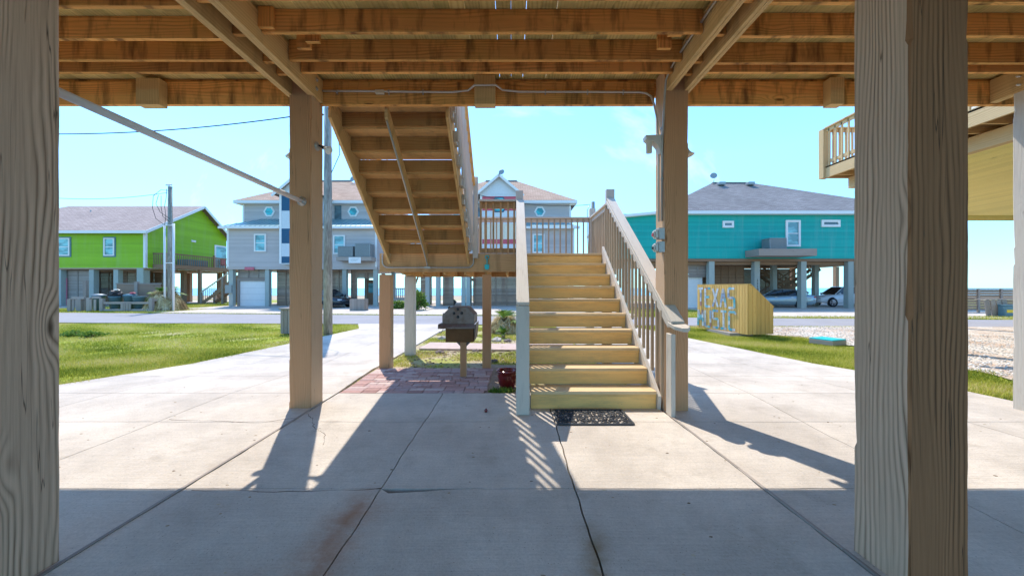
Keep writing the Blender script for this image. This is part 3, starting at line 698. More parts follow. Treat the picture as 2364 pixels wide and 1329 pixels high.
for px0, px1, py0, py1 in ((1095, 1143, 172, 240), (313, 367, 180, 241), (1918, 1950, 178, 240)):
    m = MB(); y = 4.46; m.box(WX(px0, y), WX(px1, y), y, 4.574, WZ(py1, y), WZ(py0, y), 2); m.build('blocking', M['beam'], deck, bevel=0.004)
for px, py, y in ((700, 93, 3.70), (720, 95, 3.6), (612, 2, 3.4), (1535, 95, 3.7), (1560, 85, 3.5)):   # short scabs beside the joists
    m = MB(); x = WX(px, y); m.box(x-0.07, x+0.07, y, y+0.04, 3.90, 4.095, 2); m.build('joist_scab', M['joist'], deck, bevel=0.003)
m = MB(); x = -XW; k = 0
while x < XW:
    wdt = 0.142; g = 0.0016
    if -1.1 < x < 0.4 and k % 2 == 0: g = 0.006
    m.box(x, x+wdt, 2.9, 4.70, 4.10+0.0008*(k % 3), 4.138, 1); x += wdt+g; k += 1
m.build('deck_boards', M['board'], deck)
m = MB(); x = -XW
while x < XW: m.box(x, x+1.2, -3.6, 2.895, 4.101, 4.14, 1); x += 1.203
m.build('subfloor', M['board'], deck)
for x, z in ((-2.378, 3.99), (-2.378, 3.88)):
    m = MB(); m.lathe([(0, 0.014), (0.014, 0.014), (0.014, 0.006), (0.026, 0.004), (0.026, 0)], (x-0.006, 4.42, z), 10, (1, 0, 0)); m.build('bolt', M['galv'], deck)
for z in (3.96, 3.86): m = MB(); m.lathe([(0, 0.05), (0.012, 0.05), (0.012, 0.012), (0.03, 0.01), (0.03, 0)], (6.045, 4.3, z), 10, (-1, 0, 0)); m.build('bolt', M['conduit'], deck)

# ================================================================== CONDUITS AND LAMPS
def arc(c, r, a0, a1, u, v, n=6):
    return [Vector(c)+Vector(u)*r*math.cos(R(a0+(a1-a0)*i/n))+Vector(v)*r*math.sin(R(a0+(a1-a0)*i/n)) for i in range(n+1)]
def clips(par, pts, r, ax=(1, 0, 0)):
    for p in pts: m = MB(); m.lathe([(r*1.45, -0.008), (r*1.45, 0.008)], p, 8, ax); m.box(p[0]-0.006, p[0]+0.006, p[1]+0.004, p[1]+0.016, p[2]-r*2.6, p[2]+r*2.4); m.build('pipe_clip', M['galv'], par)
c1 = thing('electrical_conduit', 'pale conduit pipe along the front beam, bending down the post with the boxes', 'conduit', (0, 4.55, 3.9))
yb = 4.553; zc = WZ(212, yb)
pts = [(-2.38, yb, zc+0.01), (-1.9, yb, zc+0.008), (-1.3, yb, zc), (-0.75, yb, zc-0.005)]
pts += [(-0.55, yb-0.02, zc+0.005), (-0.46, 4.44, zc+0.02), (-0.2, 4.44, zc+0.022), (-0.12, yb-0.02, zc+0.01), (0.1, yb, zc)]
pts += [(1.0, yb, zc-0.002), (1.60, yb, zc-0.006), (1.68, yb-0.005, zc-0.02), (1.735, yb-0.04, zc-0.08), (1.745, yb-0.10, zc-0.2), (1.765, 4.40, zc-0.42), (1.775, 4.38, 3.0), (1.775, 4.38, 2.25)]
m = MB(); m.tube(pts, 0.0125, 8); m.build('pipe', M['conduit'], c1)
m = MB(); x = WX(877, yb); m.box(x-0.055, x+0.055, yb-0.02, yb+0.02, zc-0.028, zc+0.018); m.build('junction_box', M['cream'], c1, bevel=0.004)
clips(c1, [(x, yb, zc) for x in (-2.2, -1.55, -1.12, 0.42, 0.95, 1.4)], 0.0125)
c2 = thing('electrical_conduit', 'grey conduit pipe running along the right cross beam and down the post', 'conduit', (1.79, 4, 3.9))
m = MB(); m.tube([(1.797, -1, 4.0), (1.797, 3.0, 3.985), (1.797, 3.9, 3.96), (1.795, 4.1, 3.93), (1.785, 4.2, 3.86), (1.785, 4.235, 3.7), (1.787, 4.26, 3.5), (1.788, 4.31, 3.2), (1.788, 4.33, 2.25)], 0.013, 8); m.build('pipe', M['galv'], c2)
for y in (3.1, 3.7, 4.0): m = MB(); m.lathe([(0.019, -0.01), (0.019, 0.01)], (1.797, y, 3.97), 8, (0, 1, 0)); m.build('pipe_clip', M['galv'], c2)
for z in (3.35, 2.75): m = MB(); m.lathe([(0.019, -0.01), (0.019, 0.01)], (1.788, 4.32, z), 8, (0, 0, 1)); m.build('pipe_clip', M['galv'], c2)
for k, (pyt, pyb, lb) in enumerate(((527, 553, 'upper grey electrical outlet box on the left side of the right post'), (558, 583, 'lower grey electrical outlet box on the left side of the right post'))):
    y = 4.32; z0, z1 = WZ(pyb, y), WZ(pyt, y); b = thing('outlet_box', lb, 'outlet box', (1.75, y, z0), 'electrical boxes on the post')
    m = MB(); m.box(1.735, 1.803, y-0.05, y+0.05, z0, z1); m.build('box_body', M['galv'], b, bevel=0.004)
    m = MB(); m.box(1.700, 1.734, y-0.04, y+0.04, z0+0.012, z1-0.02); m.box(1.682, 1.699, y-0.03, y+0.03, z0+0.03, z1-0.035); m.build('cover', M['conduit'], b, bevel=0.006)
    m = MB(); m.box(1.674, 1.681, y-0.022, y-0.004, z0+0.04, z1-0.06); m.box(1.674, 1.681, y+0.006, y+0.022, z0+0.04, z1-0.06); m.build('switch', M['red'] if k == 0 else M['black'], b)
# floodlight on the left post
fl = thing('floodlight', 'bare white spotlight bulb on a round plate on the left post', 'floodlight', (-2.42, 4.5, 3.1), 'spotlights on the posts')
m = MB(); bz = WZ(338, 4.5); m.lathe([(0, 0.028), (0.035, 0.028), (0.052, 0.015), (0.055, 0)], (-2.426, 4.5, bz), 16, (1, 0, 0)); m.build('mounting_plate', M['galv'], fl)
m = MB(); m.tube([(-2.40, 4.5, bz+0.01), (-2.365, 4.49, bz+0.0)], 0.011, 8); m.tube([(-2.365, 4.49, bz), (-2.30, 4.46, bz-0.04)], [0.02, 0.026], 10); m.build('lamp_holder', M['black'], fl)
m = MB(); m.lathe([(0.022, 0), (0.030, 0.03), (0.048, 0.062), (0.050, 0.075), (0.038, 0.088), (0, 0.093)], (-2.305, 4.462, bz-0.038), 18, (0.83, -0.30, -0.48)); m.build('bulb', M['bulb'], fl)
fl2 = thing('floodlight', 'white bell lamp peeking out on the far left of the left post', 'floodlight', (-2.74, 4.5, 3.0), 'spotlights on the posts')
m = MB(); bz = WZ(345, 4.5); m.lathe([(0, 0.02), (0.03, 0.02), (0.045, 0.0)], (-2.70, 4.52, bz+0.05), 14, (-1, 0, 0)); m.tube([(-2.715, 4.52, bz+0.05), (-2.725, 4.5, bz-0.02)], 0.016, 8); m.build('lamp_holder', M['galv'], fl2)
m = MB(); m.lathe([(0.018, 0), (0.026, 0.03), (0.05, 0.09), (0.052, 0.10), (0.0, 0.108)], (-2.725, 4.5, bz-0.02), 18, (-0.25, -0.2, -0.9)); m.build('bulb', M['bulb'], fl2)
fl3 = thing('floodlight', 'cream bell shaded lamp on the far right of the right post', 'floodlight', (2.1, 4.42, 3.0), 'spotlights on the posts')
m = MB(); bz = WZ(335, 4.42); m.lathe([(0, 0.02), (0.03, 0.02), (0.045, 0.0)], (2.086, 4.42, bz), 14, (1, 0, 0)); m.tube([(2.10, 4.42, bz), (2.112, 4.41, bz-0.05)], [0.02, 0.028], 10); m.build('lamp_holder', M['conduit'], fl3)
m = MB(); m.lathe([(0.03, 0), (0.036, 0.045), (0.05, 0.075), (0.078, 0.105), (0.074, 0.107), (0.045, 0.078), (0.0, 0.06)], (2.11, 4.41, bz-0.04), 22, (0.25, -0.1, -0.95)); m.build('lamp_shade', M['cream'], fl3)
# cream motion light
ml = thing('dusk_light', 'cream overhanging porch light with tan cylinder left of the right post', 'porch light', (1.70, 4.4, 3.1))
y = 4.36; zt = WZ(315, y)
m = MB(); x1 = 1.80; x0 = WX(1487, y)
m.prism([(x0, y-0.055, zt-0.005), (x1, y-0.055, zt+0.002), (x1, y-0.055, zt-0.22), (x1-0.03, y-0.055, zt-0.22), (x1-0.055, y-0.055, zt-0.14), (x1-0.11, y-0.055, zt-0.075), (x0+0.01, y-0.055, zt-0.055)], (0, 0.11, 0)); m.build('housing', M['conduit'], ml, bevel=0.006)
m = MB(); m.lathe([(0, -0.175), (0.034, -0.17), (0.036, -0.05), (0.05, -0.045), (0.05, 0)], (x0+0.06, y, zt-0.03), 20); m.build('lens', M['cream'], ml)
m = MB(); m.box(x1-0.004, x1+0.012, y-0.04, y+0.04, zt-0.20, zt+0.03); m.build('mounting_plate', M['galv'], ml)

# white pipe across the left bay
pv = thing('hanging_pipe', 'long white plastic pipe rod slanting across the left bay to the post', 'pipe', (-2.6, 3.2, 2.5))
p0 = W(697, 465, 4.372); p1 = Vector((-2.655, 1.935, 2.60))
m = MB(); m.tube([p0, p1], 0.027, 14); m.build('pipe', M['pvc'], pv)
m = MB(); m.lathe([(0, -0.03), (0.036, -0.03), (0.036, -0.012), (0.056, -0.010), (0.056, 0)], (p0.x, 4.375, p0.z), 20, (0, 1, 0))
for a in range(4): m.lathe([(0, -0.016), (0.007, -0.016), (0.007, -0.009)], (p0.x+0.046*math.cos(a*1.57+.78), 4.375, p0.z+0.046*math.sin(a*1.57+.78)), 6, (0, 1, 0))
m.build('flange', M['galv'], pv)
m = MB(); d = (p1-p0)
for t, l in ((0.22, 0.022), (0.255, 0.008), (0.36, 0.008), (0.40, 0.006), (0.47, 0.008), (0.50, 0.03), (0.545, 0.007)):
    a = p0+d*t; b = p0+d*(t+l); m = MB(); o_ = Vector((0.0, -0.0265, 0.003)); m.bar(a+o_, b+o_, 0.003, 0.024); m.build('printing', M['navy'], pv)

# ================================================================== LOWER STAIRS
NR = 10; RZ = 2.12/NR; Y0 = 4.34; RUN = (7.0-Y0)/9; SX0, SX1 = 0.225, 1.735
st = thing('wooden_staircase', 'yellow painted wooden stairs with bleached rails climbing to the landing', 'staircase', (0.95, 4.34, 0))
for i in range(1, NR+1):
    y = Y0+(i-1)*RUN; z = RZ*i; 
    m = MB(); m.box(SX0, SX1, y+0.022, y+0.050, z-RZ+(0.004 if i > 1 else prof(y)), z-0.045, 0, rnd=random.random()); m.build('riser', M['yellow'], st, bevel=0.003)
    if i < NR:
        m = MB(); m.box(SX0-0.002, SX1+0.002, y, y+0.135, z-0.038, z, 0); m.box(SX0-0.002, SX1+0.002, y+0.143, y+RUN+0.010, z-0.038, z-0.002, 0); m.build('tread', M['tread'], st, bevel=0.006)
        m = MB(); m.box(SX0, SX1, y+0.008, y+0.0215, z-0.066, z-0.0385, 0); m.build('nosing', M['yellow'], st, bevel=0.002)
for x in (SX0-0.052, SX1+0.004):
    m = MB(); y0 = Y0-0.03; s = 2.12/2.66
    poly = [(x, y0+0.02, 0.0), (x, y0, 0.16 if x > 1 else 0.20), (x, 7.0, 2.12+0.13), (x, 7.0, 1.78), (x, y0+0.36, 0.0)]
    m.prism(poly, (0.042, 0, 0)); m.build('stringer', M['white'], st, bevel=0.003)
# newels and handrails
m = MB(); m.box(0.048, 0.198, 4.13, 4.225, 0, 1.245, 2); m.build('newel_post', M['white'], st, bevel=0.006)
m = MB(); m.box(0.075, 0.215, 7.002, 7.10, 1.80, 3.335, 2); m.build('newel_post', M['white'], st, bevel=0.006)
m = MB(); m.box(1.785, 1.835, 4.06, 4.20, 0, 0.93, 2); m.build('newel_post', M['white'], st, bevel=0.006)
m = MB(); m.box(1.825, 1.985, 7.002, 7.10, 1.80, 3.36, 2); m.build('newel_post', M['white'], st, bevel=0.006)
m = MB(); m.bar((0.123, 4.12, 1.27), (0.158, 7.0, 3.135), 0.150, 0.040); m.build('handrail', M['white'], st, bevel=0.005)
m = MB(); m.bar((0.135, 4.22, 1.255), (0.165, 7.0, 3.05), 0.038, 0.09); m.build('rail_board', M['white'], st, bevel=0.003)
rdir = (3.17-1.03)/(7.0-4.0)
m = MB(); m.bar((1.855, 4.05, 1.06), (1.905, 7.0, 3.165), 0.145, 0.040); m.build('handrail', M['white'], st, bevel=0.005)
m = MB()   # the rounded, level end of the right handrail
pl = [(1.765, 4.12, 1.065), (1.785, 3.98, 1.03), (1.84, 3.90, 1.015), (1.90, 3.90, 1.015), (1.945, 3.95, 1.03), (1.93, 4.12, 1.075)]
m.prism(pl, (0, 0, -0.042)); m.build('handrail_end', M['white'], st, bevel=0.006)
m = MB(); m.bar((1.80, 4.12, 1.035), (1.835, 7.0, 3.085), 0.040, 0.095); m.build('rail_board', M['white'], st, bevel=0.003)
m = MB(); m.bar((1.81, 4.2, 0.12), (1.80, 4.2, 0.13), 0.01, 0.01)
n = 18
for k in range(n):
    y = 4.33+k*(6.93-4.33)/(n-1); t = (y-4.12)/2.88
    zt = 1.035+t*2.05; zb = 0.20+(y-4.31)*(2.05/2.69)
    b = MB(); b.box(1.778+0.0*t, 1.812, y-0.017, y+0.017, zb-0.05, zt, 2); b.build('baluster', M['baluster'], st, bevel=0.002)
n = 17
for k in range(n):
    y = 4.36+k*(6.92-4.36)/(n-1); t = (y-4.22)/2.78
    zt = 1.255+t*1.795; zb = 0.20+(y-4.31)*(2.05/2.69)
    b = MB(); b.box(0.133, 0.167, y-0.017, y+0.017, zb-0.05, zt, 2); b.build('baluster', M['baluster'], st, bevel=0.002)

# ================================================================== LANDING
ld = thing('stair_landing', 'brown raised timber landing on posts joining the two flights', 'landing', (-0.3, 7.8, -0.1))
LX0, LX1, LY0, LY1, LZ = -2.56, 1.99, 7.0, 8.75, 2.12
m = MB(); m.box(LX0, 0.07, LY0-0.0, LY0+0.04, 1.76, LZ-0.004, 0); m.build('rim_board', M['landing'], ld, bevel=0.004)
m = MB(); m.box(0.23, LX1, LY0+0.052, LY0+0.09, 1.76, LZ-0.044, 0); m.box(LX0, LX1, LY1-0.04, LY1, 1.715, LZ-0.044, 0); m.build('rim_board', M['landing'], ld, bevel=0.004)
m = MB(); m.box(LX0, LX0+0.04, LY0+0.045, LY1-0.045, 1.80, LZ-0.044, 1); m.box(LX1-0.04, LX1, LY0+0.12, LY1-0.045, 1.80, LZ-0.044, 1); m.build('rim_board', M['landing'], ld, bevel=0.004)
x = LX0+0.41
while x < LX1-0.1:
    m = MB(); m.box(x-0.02, x+0.02, LY0+0.10, LY1-0.045, 1.715, LZ-0.045, 1); m.build('joist', M['flight'], ld, bevel=0.003); x += 0.41
m = MB(); y = LY0+0.045
while y < LY1-0.1:
    m.box(LX0, LX1, y, y+0.138, LZ-0.040, LZ, 0); y += 0.144
m.build('deck_boards', M['landing'], ld)
m = MB(); m.box(SX0-0.002, SX1+0.002, LY0, LY0+0.044, LZ-0.038, LZ, 0); m.build('nosing', M['tread'], ld, bevel=0.006)
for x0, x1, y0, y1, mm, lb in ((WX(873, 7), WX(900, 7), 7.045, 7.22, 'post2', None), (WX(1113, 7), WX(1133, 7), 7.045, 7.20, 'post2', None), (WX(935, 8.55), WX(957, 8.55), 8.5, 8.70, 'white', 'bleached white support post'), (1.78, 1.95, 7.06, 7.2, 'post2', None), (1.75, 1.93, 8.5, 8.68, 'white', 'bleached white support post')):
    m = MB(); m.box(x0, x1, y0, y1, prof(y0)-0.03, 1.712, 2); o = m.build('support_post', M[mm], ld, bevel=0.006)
    if lb: o['label'] = lb
# railings of the landing
def rail(parent, x0, y0, x1, y1, z, h, n, w=0.034, top='white', bal='baluster', skipends=0):
    p0 = Vector((x0, y0, 0)); p1 = Vector((x1, y1, 0))
    m = MB(); m.bar(p0+Vector((0, 0, z+h-0.02)), p1+Vector((0, 0, z+h-0.02)), 0.12, 0.036); m.build('top_rail', M[top], parent, bevel=0.003)
    m = MB(); m.bar(p0+Vector((0, 0, z+h-0.08)), p1+Vector((0, 0, z+h-0.08)), 0.036, 0.085); m.build('rail_board', M[top], parent, bevel=0.003)
    for k in range(n):
        p = p0.lerp(p1, (k+0.5+skipends)/(n+2*skipends)); b = MB(); b.box(p.x-w/2, p.x+w/2, p.y-w/2-0.03*(1 if y0 == y1 else 0), p.y+w/2-0.03*(1 if y0 == y1 else 0), z-0.02, z+h-0.05, 2); b.build('baluster', M[bal], parent, bevel=0.002)
rail(ld, LX0+0.05, LY1-0.08, LX1-0.08, LY1-0.08, LZ, 1.02, 32)
rail(ld, LX1-0.08, LY0+0.12, LX1-0.08, LY1-0.1, LZ, 1.02, 12)
rail(ld, LX0+0.05, LY0+0.2, LX0+0.05, LY1-0.1, LZ, 1.02, 11)
xa, xb = WX(1107, 7.0), 0.075
m = MB(); m.bar((xa-0.01, 7.02, 3.135), (xb, 7.02, 3.135), 0.12, 0.04); m.build('top_rail', M['white'], ld, bevel=0.003)
m = MB(); m.box(xa, xb, 7.03, 7.066, 2.99, 3.112, 0); m.box(xa, xb, 7.03, 7.066, LZ+0.005, LZ+0.10, 0); m.build('rail_board', M['landing'], ld, bevel=0.003)
for px in (1110, 1122, 1139, 1156, 1173, 1187):
    x = WX(px, 7.0); m = MB(); m.box(x-0.018, x+0.018, 6.992, 7.028, LZ+0.003, 3.112, 2); m.build('baluster', M['landing'], ld, bevel=0.002)
x = WX(1098, 7.0); m = MB(); m.box(x-0.05, x+0.05, 6.93, 6.998, 2.02, 3.58, 2); m.build('newel_post', M['white'], ld, bevel=0.006)
x = WX(1367, 8.67); m = MB(); m.box(x-0.07, x+0.07, 8.60, 8.74, LZ, 3.34, 2); m.build('newel_post', M['white'], ld, bevel=0.006)

# ================================================================== UPPER FLIGHT (rises towards the camera)
uf = thing('wooden_staircase', 'brown upper flight seen from below, rising from the landing to the deck', 'staircase', (-1.6, 6, 2.1))
UZ = (4.14-LZ)/9; UR = (6.93-4.72)/8; ux0, ux1 = -2.387, -0.862; US = UZ/UR
def low(y): return 1.926+0.754*(7-y)
for x, hh in ((ux0, 0.32), (-1.655, 0.30), (ux1-0.0, 0.32)):
    m = MB(); yb0, yb1 = 6.995, 4.70
    poly = [(x, yb0, low(yb0)-0.02), (x, yb1, low(yb1)), (x, yb1, low(yb1)+(0.46 if x != -1.655 else 0.18)), (x, yb0, low(yb0)+(0.46 if x != -1.655 else 0.18))]
    m.prism(poly, (0.042 if x != ux1 else 0.042, 0, 0)); m.build('stringer', M['beam' if x != ux1 else 'flight'], uf, bevel=0.003)
for i in range(1, 9):
    y = 6.955-(i-1)*UR; z = LZ+UZ*i
    m = MB(); m.box(ux0+0.043, ux1-0.001, y-0.03, y-0.004, z-UZ-0.012, z-(0.047 if i not in (3, 6) else 0.058), 0); m.build('riser', M['flightshade'], uf, bevel=0.002)
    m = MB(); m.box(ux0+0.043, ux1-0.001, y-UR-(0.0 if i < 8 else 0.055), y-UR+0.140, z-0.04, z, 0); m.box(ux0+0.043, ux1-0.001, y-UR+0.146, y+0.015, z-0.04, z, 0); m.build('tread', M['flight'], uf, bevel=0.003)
# saw-toothed cleats and guard rail on the right side
for i in range(1, 9):
    y = 6.955-(i-1)*UR; z = LZ+UZ*i; m = MB(); m.box(ux1+0.043, ux1+0.082, y-UR+0.05, y-0.03, z-0.20, z-0.045, 1)
    m.build('cleat', M['white'], uf, bevel=0.002)
for i in range(14):
    y = 6.85-i*(6.85-4.75)/13; zl = low(y)
    m = MB(); m.box(ux1+0.085, ux1+0.120, y-0.018, y+0.018, zl+0.12, zl+1.41, 2); m.build('baluster', M['white'], uf, bevel=0.002)
m = MB(); m.bar((ux1+0.09, 6.93, low(6.93)+1.44), (ux1+0.09, 4.72, low(4.72)+1.44), 0.14, 0.04); m.build('handrail', M['beam'], uf, bevel=0.004)
m = MB(); m.bar((ux0-0.03, 6.93, low(6.93)+1.44), (ux0-0.03, 4.72, low(4.72)+1.44), 0.14, 0.04); m.build('handrail', M['beam'], uf, bevel=0.004)
for i in range(14):
    y = 6.85-i*(6.85-4.75)/13; zl = low(y)
    m = MB(); m.box(ux0-0.04, ux0-0.005, y-0.018, y+0.018, zl+0.30, zl+1.41, 2); m.build('baluster', M['white'], uf, bevel=0.002)
# conduit under the flight
cu = thing('electrical_conduit', 'grey conduit under the upper flight with a U bend along the landing', 'conduit', (-1.6, 6.9, 1.9))
x = -1.634; m = MB()
m.tube([(x, 4.72, low(4.72)-0.016)]+[(x, y, low(y)-0.018) for y in (5.5, 6.3, 6.75)]+[(x, 6.88, low(6.88)-0.03), (x+0.005, 6.955, low(6.9)-0.1), (x+0.005, 6.975, 1.85)], 0.013, 8); m.build('pipe', M['galv'], cu)
zb = 1.842; yb = 6.975; m = MB(); xl = WX(883, yb); xr = WX(1093, yb)
m.tube([(xl, yb, 2.10), (xl, yb, zb+0.12)]+arc((xl+0.11, yb, zb+0.11), 0.11, 180, 270, (1, 0, 0), (0, 0, 1))+[(x, yb, zb)]+arc((xr-0.11, yb, zb+0.11), 0.11, 270, 360, (1, 0, 0), (0, 0, 1))+[(xr, yb, 2.4), (xr, yb-0.055, 2.5), (xr, yb-0.06, 3.3)], 0.014, 8); m.build('pipe', M['galv'], cu)
m = MB(); m.box(x-0.05, x+0.06, yb-0.022, yb+0.02, zb-0.022, zb+0.022); m.build('junction_box', M['galv'], cu, bevel=0.003)
for xx in (-2.3, -1.8, -1.45, -1.0): m = MB(); m.lathe([(0.02, -0.008), (0.02, 0.008)], (xx, yb, zb), 8, (1, 0, 0)); m.build('pipe_clip', M['galv'], cu)
# teal toy shovel on the landing board
sh = thing('toy_shovel', 'teal plastic toy beach shovel hung on the landing board', 'toy shovel', W(1124, 622, 6.99))
y = 6.975; cx = WX(1124, y); z1 = WZ(590, y); z0 = WZ(622, y)
m = MB(); m.prism([(cx-0.045, y, z0+0.095), (cx+0.045, y, z0+0.10), (cx+0.043, y, z0+0.02), (cx+0.025, y, z0), (cx-0.025, y, z0), (cx-0.043, y, z0+0.02)], (0, 0.016, 0)); m.build('blade', M['tealplastic'], sh, bevel=0.003)
m = MB(); m.tube([(cx, y+0.008, z0+0.09), (cx+0.004, y+0.008, z1-0.065)], 0.010, 8); m.build('shaft', M['tealplastic'], sh)
m = MB(); m.tube([(cx+0.004, y+0.008, z1-0.07), (cx-0.028, y+0.008, z1-0.045), (cx-0.028, y+0.008, z1-0.008), (cx, y+0.008, z1), (cx+0.032, y+0.008, z1-0.008), (cx+0.032, y+0.008, z1-0.045), (cx+0.004, y+0.008, z1-0.07)], 0.009, 8); m.build('grip', M['tealplastic'], sh)

# ================================================================== PATIO, GRILL, POT, MAT, STONES
mb = MB(); random.seed(21)
y = 5.012
while y < 6.96:
    h = 0.142; x = -2.40-(y-5)*0.11; off = 0
    x += random.uniform(0, 0.02)
    while x < -0.37:
        wd = random.choice([0.14, 0.215, 0.215, 0.29]); x2 = min(x+wd, -0.355+random.uniform(-0.01, 0.01))
        if x2-x > 0.04:
            z0, z1 = prof(y), prof(y+h); dz = random.uniform(-0.003, 0.003); g = 0.004
            mb.hexa([(a, b, c) for a in (x+g, x2-g) for b in (y+g, y+h-g) for c in ((z0 if b < y+h/2 else z1)-0.05, (z0 if b < y+h/2 else z1)+dz)], 0, random.random())
        x = x2
    y += h
pt = mb.build('brick_patio', M['brick'], bevel=0.006); tag(pt, 'small red brick patio under the grill', 'patio'); pt['kind'] = 'structure'; FLAT.add('brick_patio')

gx, gy = WX(1066, 5.95), 5.95; gz = prof(5.95)
g = thing('park_grill', 'old steel barbecue with octagonal hood and four vent holes on a wooden post', 'grill', (gx, gy, gz))
def gX(px): return WX(px, gy)
def gZ(py): return WZ(py, gy)
D1 = gy+0.50
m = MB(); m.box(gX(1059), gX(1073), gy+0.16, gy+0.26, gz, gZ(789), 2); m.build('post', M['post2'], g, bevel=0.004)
m = MB(); m.box(gX(1028), gX(1093), gy+0.02, D1-0.02, gZ(790), gZ(757)-0.002); m.build('firebox', M['rustbox'], g, bevel=0.006)
for xa, xb in ((1046, 1061), (1087, 1071)):
    m = MB(); m.prism([(gX(xa), gy+0.2, gZ(790)-0.002), (gX(xb), gy+0.2, gZ(790)-0.002), (gX(xb), gy+0.2, gZ(806))], (0, 0.006, 0)); m.build('gusset', M['grill'], g)
m = MB()
m.prism([(gX(1021), gy, gZ(748)), (gX(1021), gy, gZ(727)), (gX(1039), gy, gZ(709)), (gX(1078), gy, gZ(709)), (gX(1095), gy, gZ(727)), (gX(1095), gy, gZ(748))], (0, 0.5, 0)); hood = m.build('hood', M['grill'], g, bevel=0.004)
for px, py in ((1057, 713.5), (1048, 723), (1066, 722.5), (1057, 731.5)):
    m = MB(); m.lathe([(0.023, -0.002), (0.023, 0.01), (0, 0.01)], (gX(px), gy-0.001, gZ(py)), 14, (0, -1, 0)); m.v = [(a, gy-0.0015-(0.0 if abs(b-gy) < .5 else 0), c) for a, b, c in m.v]
    m = MB(); m.lathe([(0.0, 0.0), (0.024, 0.0), (0.024, 0.004), (0.0, 0.004)], (gX(px), gy-0.0005, gZ(py)), 14, (0, -1, 0)); m.build('vent_hole', M['black'], hood)
m = MB(); m.prism([(gX(1012), gy-0.02, gZ(747)), (gX(1098), gy-0.02, gZ(747)), (gX(1095), gy-0.10, gZ(752)), (gX(1098)-0.03, gy-0.10, gZ(756)), (gX(1020), gy-0.10, gZ(756))][:5], (0, 0, 0.003)) if False else None
m = MB(); m.prism([(gX(1013), gy-0.085, gZ(754)), (gX(1013), gy-0.02, gZ(747)), (gX(1013), gy+0.015, gZ(749)), (gX(1013), gy+0.015, gZ(757.5)), (gX(1013), gy-0.085, gZ(757.5))], (gX(1096)-gX(1013), 0, 0)); m.build('front_shelf', M['grill'], g, bevel=0.003)
m = MB(); m.prism([(gX(1012), gy, gZ(748)), (gX(1021), gy, gZ(746)), (gX(1026), gy, gZ(752)), (gX(1020), gy, gZ(759)), (gX(1010), gy, gZ(752))], (0, 0.42, 0)); m.build('side_flange', M['grill'], g)
m = MB(); m.prism([(gX(1095)+0.001, gy, gZ(752)), (gX(1098.5), gy, gZ(746)), (gX(1098.5), gy, gZ(757)), (gX(1095)+0.001, gy, gZ(785))], (0, 0.5, 0)); m.build('side_flange', M['grill'], g)
m = MB(); m.tube([(gX(1021), gy+0.1, gZ(760)), (gX(1016), gy+0.08, gZ(770)), (gX(1012), gy+0.07, gZ(769)), (gX(1012), gy+0.07, gZ(766))], 0.005, 6); m.build('crank_handle', M['grill'], g)
m = MB(); m.tube([(gX(1017), gy+0.2, gZ(726)), (gX(1023), gy+0.2, gZ(726))], 0.012, 8); m.tube([(gX(1027), gy+0.3, gZ(713)), (gX(1032), gy+0.3, gZ(710))], 0.014, 8); m.build('hood_hinge', M['black'], hood)

# glazed pot
px_, py_ = -0.07, 5.38
pot = thing('plant_pot', 'empty dark red glazed pot on the dirt left of the stairs', 'pot', (px_, py_, prof(py_)-0.02))
pr = [(0.0, 0.0), (0.095, 0.0), (0.13, 0.08), (0.145, 0.19), (0.142, 0.225), (0.158, 0.245), (0.165, 0.262), (0.155, 0.278), (0.140, 0.272), (0.135, 0.24), (0.12, 0.20), (0.0, 0.20)]
m = MB(); m.lathe(pr, (px_, py_, prof(py_)-0.02), 32); m.build('pot_body', M['glaze'], pot)
m = MB(); m.lathe([(0.0, 0.202), (0.119, 0.202), (0.119, 0.19)], (px_, py_, prof(py_)-0.02), 24); m.build('soil', M['soil'], pot)
def tI2(x, y): return -0.33 < x < 0.1 and math.hypot(x+0.15, (y-5.14)*1.6) < 0.17
wd_ = blades('weed_patch', scatter(420, -0.33, 0.1, 5.02, 5.35, tI2), 0.07, 0.03, 'low green weeds at the slab edge in front of the red pot', 'weeds', 'leaf', lean=1.3)
chips('dirt_stones', 260, lambda: (random.uniform(-0.33, 0.2), random.uniform(5.05, 6.9)), 0.013, 'stone', 'small pebbles on the dirt beside the patio', 'pebbles', zoff=-0.02)
# dirt sheet beside the patio
mb = MB(); mb.face([(-0.37, 5.0, prof(5)-0.02), (0.3, 5.0, prof(5)-0.02), (0.3, 7.5, prof(7.5)-0.02), (-0.5, 7.5, prof(7.5)-0.02)]); o = mb.build('dirt_strip', plain('bare_sandy_dirt', (0.34, 0.26, 0.19), 0.95, 0.1, 0, 0.3, 9, 0.5), recalc=False); o['kind'] = 'structure'
b = MB(); b.lathe([(0, -0.022), (0.013, -0.018), (0.022, 0), (0.013, 0.018), (0, 0.022)], (WX(1122, 4.23), 4.23, 0.022), 14); tag(b.build('ball', M['glaze']), 'tiny dark red ball on the slab near the patio', 'ball')
# stones in the garden bed
for px, py, r, lb in ((1015, 813, 0.10, 'round grey stone left of the grill post on the grass'), (1098, 808, 0.07, 'flat dark stone right of the grill on the grass'), (1147, 785, 0.13, 'large brown pointed stone by the small sago palm'), (1172, 786, 0.10, 'brown stone nearest the stairs by the garden path'), (1140, 833, 0.085, 'grey stone at the foot of the right landing post'), (1022, 781, 0.12, 'pale flat stone behind the grill on the bed edge'), (1160, 802, 0.06, 'small pale stone at the pink path edge')):
    Y = 1.57*F/(py-664.5); m = MB(); m.blob((WX(px, Y), Y, prof(Y)-0.02), r, 9, 0.22, (1.2, 1, 0.75)); tag(m.build('garden_stone', M['stone']), lb, 'stone', 'stones in the garden bed')

